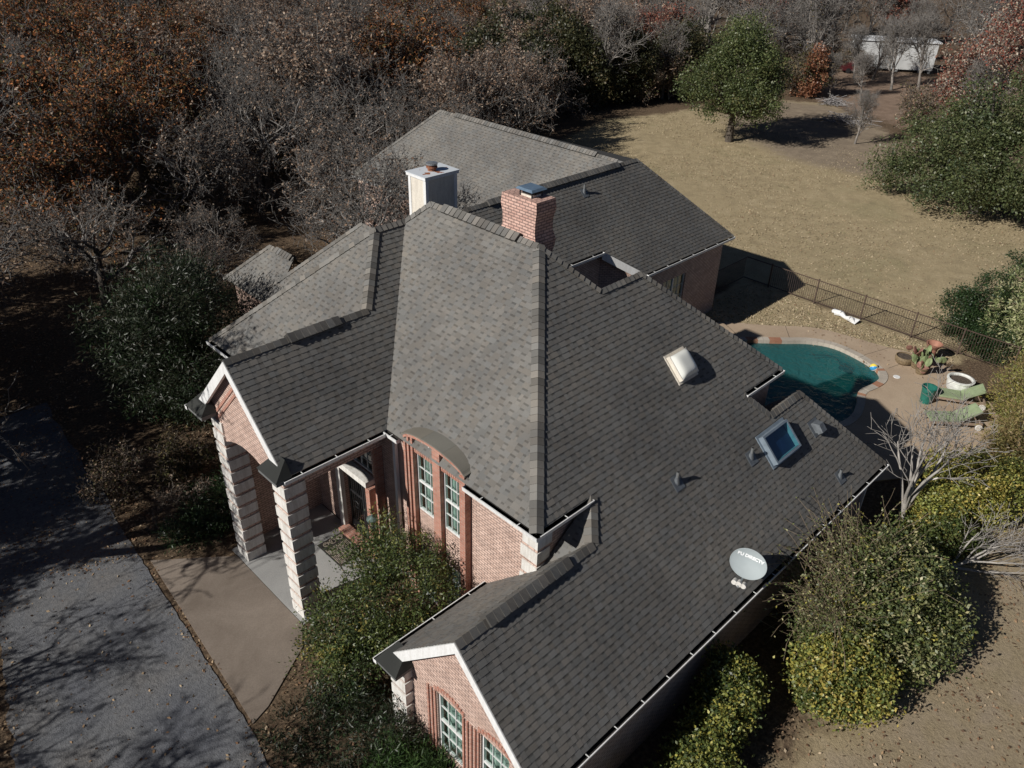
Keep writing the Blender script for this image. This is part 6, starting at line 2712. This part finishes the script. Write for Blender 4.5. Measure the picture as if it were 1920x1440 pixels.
foliage('golden_shrub', "rounded shrub with golden-yellow leaves by the bare small tree", 'shrub', (28.7, 4.25, -0.15),
        [(0, 0, 1.1, 1.5, 1.3, 1.3), (1.4, -0.4, 1.2, 1.4, 1.3, 1.4), (-1.2, 0.6, 0.9, 1.1, 1.0, 1.1), (0.6, 0.7, 1.7, 0.9, 0.9, 0.8)], 38, 620, 44, 0.11, 0.16, YEL, [3, 3, 2, 2], shell=0.66, stems=14, rough=0.2)
foliage('broadleaf_shrub', "mid-green leafy shrub under the bare small tree", 'shrub', (25.4, 4.7, -0.15),
        [(0, 0, 0.6, 1.3, 1.0, 0.8), (1.3, -0.6, 0.7, 1.1, 0.9, 0.9)], 39, 200, 40, 0.11, 0.15, YAU, [3, 3, 2, 1, 2], shell=0.6, stems=8)
foliage('rounded_holly_shrub', "huge rounded green shrub with long wild shoots beside the low eave", 'shrub', (20.5, 4.3, -0.15),
        [(0, 0, 1.6, 2.1, 1.7, 1.6), (1.2, 0.1, 1.9, 1.5, 1.4, 1.3), (0.5, -1.0, 1.0, 1.8, 1.4, 1.0), (-0.6, 0.5, 2.3, 1.0, 0.9, 1.0), (1.9, -0.8, 1.3, 1.0, 1.0, 1.1), (-1.7, 0.5, 1.5, 0.8, 0.8, 1.0)], 40, 2000, 40, 0.112, 0.16, BLUG + YAU[:2] + YEL[:1], [3, 3, 3, 1.6, 2, 2, 1],
        shell=0.74, stems=26, shoots=(620, 2.1, (-0.35, 0.35, 0.7), (-2.4, 1.6, -0.2, 1.6, 1.2, 2.8)), rough=0.45, knobs=22, hollows=14)
foliage('yellowing_shrub', "yellow-green rounded shrub at the foot of the huge holly", 'shrub', (18.0, 3.6, -0.15),
        [(0, 0, 1.0, 1.15, 1.1, 1.1), (-0.6, 0.6, 1.2, 0.9, 0.8, 0.9)], 42, 480, 44, 0.108, 0.15, YEL + YAU[:1], [3, 3, 2, 2, 2], shell=0.72, stems=12)
# clipped hedge along the low wall
for i, (x, y, rx, h, lb) in enumerate(((15.9, 5.6, 0.75, 1.75, "upright clipped hedge bush farthest along the low wall"), (14.8, 5.25, 0.95, 1.35, "hedge bush in the middle of the row by the low wall"),
                                       (13.5, 5.0, 1.0, 1.15, "broad hedge bush second from the gable by the low wall"), (12.2, 4.8, 1.0, 1.0, "nearest hedge bush at the bottom of the low-wall row"), (10.9, 4.7, 0.9, 0.9, "lowest hedge bush below the wing's rake"))):
    foliage('hedge_bush', lb, 'hedge bush', (x - 0.85, y + 0.25, -0.15), [(0, 0, h * 0.5, rx, 0.72, h * 0.6), (0.3, 0.1, h * 0.7, rx * 0.7, 0.6, h * 0.42)], 50 + i, 330, 46, 0.10, 0.14, YAU[:3] + YEL[:2], [2, 3, 1.5, 2.5, 2.5],
            shell=0.7, stems=8, group="clipped hedge along the low wall")


# small bare tree by the eave corner and the leaning bare one
def small_bare(name, label, loc, seed, trunk, levels, lean, scale, rot=None):
    o = make_tree(name, label, 'tree', None, seed, trunk, levels, split=2, twig=(0.40, 0.375, 0.35), bark=(0.34, 0.32, 0.29), rmin=0.009, lean=lean)
    o.location = loc
    o.scale = (scale,) * 3
    if rot:
        o.rotation_euler = rot
    return o


CRAPE = [(6, 2.6, 12, 34, 6, 0.10, 0.08, 0.35), (4, 1.5, 15, 38, 4, 0.14, 0.05, 0.3), (4, 0.95, 18, 45, 3, 0.18, 0.03, 0.2), (3, 0.5, 20, 50, 2, 0.2, 0.0, 0.15)]
small_bare('bare_crape_myrtle', "bare grey multi-branched small tree at the low eave's far corner", (26.5, 5.6, -0.2), 71, (2.1, 0.13, 5), CRAPE, 0.05, 1.22)
small_bare('bare_crape_myrtle', "leaning bare pale tree with its crown lying over the golden shrub", (25.6, 3.9, -0.3), 72, (1.6, 0.12, 4), CRAPE, 0.03, 0.85, (rad(52), 0, rad(35)))

# front planting
foliage('yaupon_tree', "yellow-green multi-stemmed evergreen before the tall front windows", 'tree', (8.9, 14.05, 0.4),
        [(1.2, 0.0, 2.9, 0.8, 0.8, 0.8), (0.5, 0.9, 2.4, 0.9, 1.0, 0.9), (-0.9, 0.5, 1.4, 1.0, 1.1, 0.9), (1.3, -0.8, 2.4, 0.7, 0.7, 0.8), (-1.4, -0.4, 0.7, 0.8, 0.7, 0.7), (1.1, 1.2, 3.0, 0.6, 0.7, 0.6), (-0.3, -0.7, 1.5, 0.9, 0.7, 0.8), (-0.1, 0.1, 2.2, 0.8, 0.7, 0.7), (-1.7, 0.9, 0.6, 0.7, 0.6, 0.5), (0.5, -1.1, 1.3, 0.7, 0.5, 0.8)], 43,
        700, 50, 0.095, 0.14, YAU, [3, 3, 6, 0.7, 1.0], shell=0.3, stems=40, trunk_r=0.07, rough=0.7, spray=True, aspect=0.4, knobs=30, hollows=26)
foliage('dark_juniper_shrub', "dark green low juniper before the wing's first window", 'shrub', (6.5, 12.4, 0.0),
        [(0, 0, 0.5, 1.5, 1.4, 0.9), (-0.8, -1.6, 0.4, 1.0, 1.0, 0.7), (0.5, -0.9, 0.7, 1.0, 1.0, 0.9), (-0.9, 0.9, 0.4, 1.0, 1.0, 0.7)], 44, 420, 44, 0.13, 0.16, CED + DKG[:1], [3, 3, 2, 2], shell=0.5, aspect=0.22, spray=True, up=0.2, stems=10)
foliage('grassy_shrub', "bright green fine-needled shrub at the wing's corner quoins", 'shrub', (7.1, 10.6, -0.1),
        [(0, 0, 0.6, 0.9, 0.8, 0.8), (0.2, -0.9, 0.5, 0.9, 0.8, 0.7)], 45, 260, 40, 0.18, 0.13, [(0.05, 0.10, 0.025), (0.07, 0.12, 0.035), (0.035, 0.07, 0.02)], [2, 2, 2], shell=0.5, aspect=0.16, spray=True, up=0.1, stems=8)
foliage('porch_yew', "dark spreading yew beside the porch's left column", 'shrub', (8.2, 22.75, 0.4),
        [(0, 0, 0.6, 1.5, 1.2, 0.9), (1.2, 0.2, 0.9, 1.2, 1.0, 1.0), (-0.9, -0.3, 0.4, 1.0, 1.0, 0.6), (2.4, 0.6, 1.2, 1.2, 1.1, 1.2)], 46, 520, 44, 0.13, 0.16, DKG + CED[:1], [3, 3, 2, 2], shell=0.5, aspect=0.25, spray=True, up=0.2, stems=12)
foliage('dark_cedar_tree', "tall dark shaded cedar left of the porch roof", 'tree', (10.6, 30.7, 0.4),
        [(0, 0, 2.6, 2.6, 2.6, 2.6), (0.6, 0.6, 4.8, 2.0, 2.0, 2.0), (0.4, -1.8, 2.0, 2.0, 2.0, 2.0), (1.2, 1.6, 3.4, 2.2, 2.2, 2.2), (-0.6, 0.8, 3.6, 2.0, 2.0, 2.0)], 47, 1250, 46, 0.19, 0.26, CED + DKG[:1], [3, 3, 2, 1], shell=0.6, aspect=0.22, spray=True, up=0.2, stems=20,
        trunk_h=1.0, trunk_r=0.2, rough=0.6)
# bare shrub at the rear wing's corner
o = put('brush', 39.2, 22.7, 0.62, np.random.default_rng(4), "leafless pale shrub at the rear wing's corner by the lawn", None)
if 'group' in o:
    del o['group']
for i, (x, y, s, lb) in enumerate(((8.8, 26.0, 0.9, "thin leafless shrub at the porch wing's left gutter"), (7.6, 24.0, 0.8, "dark twiggy shrub between the shaded cedar and the porch gable"), (6.3, 26.8, 0.8, "twiggy shrub on the leaf litter left of the porch"))):
    o = put('brush', x, y, s, np.random.default_rng(14 + i), lb, None)
    if 'group' in o:
        del o['group']


# ------------------------------------------------------------------ leaf litter and dry grass: too many to count
def litter():
    rng = np.random.default_rng(77)
    P = []

    def area(n, x0, x1, y0, y1, keep=None, z=None, dens=None):
        x = x0 + (x1 - x0) * rng.random(n)
        y = y0 + (y1 - y0) * rng.random(n)
        if dens is not None:
            k = rng.random(n) < dens(x, y)
            x, y = x[k], y[k]
        if keep is not None:
            k = keep(x, y)
            x, y = x[k], y[k]
        zz = terrain(x, y) + 0.02 if z is None else np.full(len(x), z)
        P.append(np.stack([x, y, zz + 0.02 * rng.random(len(x))], 1))

    def patchy(x, y):
        return np.clip(0.5 + 0.5 * np.sin(x * 1.7 + np.sin(y * 1.1)) * np.cos(y * 1.3 + x * 0.4), 0.08, 1)
    off_drive = lambda x, y: (poly_sd(x, y, drive) > -0.25) & (poly_sd(x, y, pad) > -0.05) & ~((x > 7.6) & (y < 21.1) & (y > 16.3)) & ~((x > 7.9) & (y < 12.2)) & ~((x > 10.8) & (y < 21.3))
    area(30000, -3, 11, 10, 46, off_drive, dens=patchy)
    area(9000, -1, 6.5, 23, 36, None, dens=patchy)
    area(420, -1, 5.4, 10, 24, lambda x, y: poly_sd(x, y, drive) < -0.1, 0.48)
    area(26000, 8, 40, 36, 58, None, dens=patchy)
    area(9000, 43, 70, 0, 46, None, dens=patchy)
    area(14000, 15, 42, -8, 4.5, lambda x, y: (poly_sd(x, y, RIGHT_LOW) < 2), dens=patchy)
    area(300, 37.5, 42.3, 8, 21, None, 0.03)
    area(160, 38.5, 41, 8, 16, None, 0.07)
    c = np.concatenate(P)
    n = len(c)
    V, F = leaves(c, 0.10 * (0.5 + 0.9 * rng.random(n)), rng, 0.6, 1.2)
    C = tints(rng, n, [(0.30, 0.20, 0.12), (0.22, 0.13, 0.08), (0.38, 0.28, 0.18), (0.14, 0.09, 0.06), (0.45, 0.36, 0.25)], [3, 3, 3, 3, 1.5])
    o = np_mesh('fallen_leaves', V, [F], [C], M['leafdry'])
    tag(o, kind='stuff')


litter()


def dry_grass():
    rng = np.random.default_rng(78)
    n = 26000
    x = 43 + 34 * rng.random(n)
    y = 0 + 52 * rng.random(n)
    xi = 36 + 6.4 * rng.random(5000)
    yi = 9 + 12.5 * rng.random(5000)
    k1 = poly_sd(x, y, LAWN) < 0.5
    k2 = poly_sd(xi, yi, INNER) < 0.1
    x = np.concatenate([x[k1], xi[k2]])
    y = np.concatenate([y[k1], yi[k2]])
    n = len(x)
    z = terrain(x, y)
    h = 0.03 + 0.06 * rng.random(n)
    a = rng.random(n) * 6.28
    w = 0.03 + 0.05 * rng.random(n)
    lx, ly = (rng.random(n) - 0.5) * 0.16, (rng.random(n) - 0.5) * 0.16
    b = np.stack([np.cos(a) * w, np.sin(a) * w, np.zeros(n)], 1)
    c = np.stack([x, y, z], 1)
    t = c + np.stack([lx, ly, h], 1)
    V = np.stack([c - b, c + b, t], 1).reshape(-1, 3)
    F = np.arange(3 * n).reshape(n, 3)
    C = tints(rng, n, [(0.40, 0.33, 0.22), (0.47, 0.39, 0.27), (0.34, 0.28, 0.18), (0.28, 0.26, 0.15)], [3, 3, 1.5, 0.6])
    o = np_mesh('dry_grass', V, [F], [C], M['leafdry'])
    tag(o, kind='stuff')


dry_grass()
# unused prototypes go
for kind, L_ in protos.items():
    for i, o in enumerate(L_):
        if not used_first.get((kind, i)):
            for ch in list(o.children):
                bpy.data.objects.remove(ch)
            bpy.data.objects.remove(o)
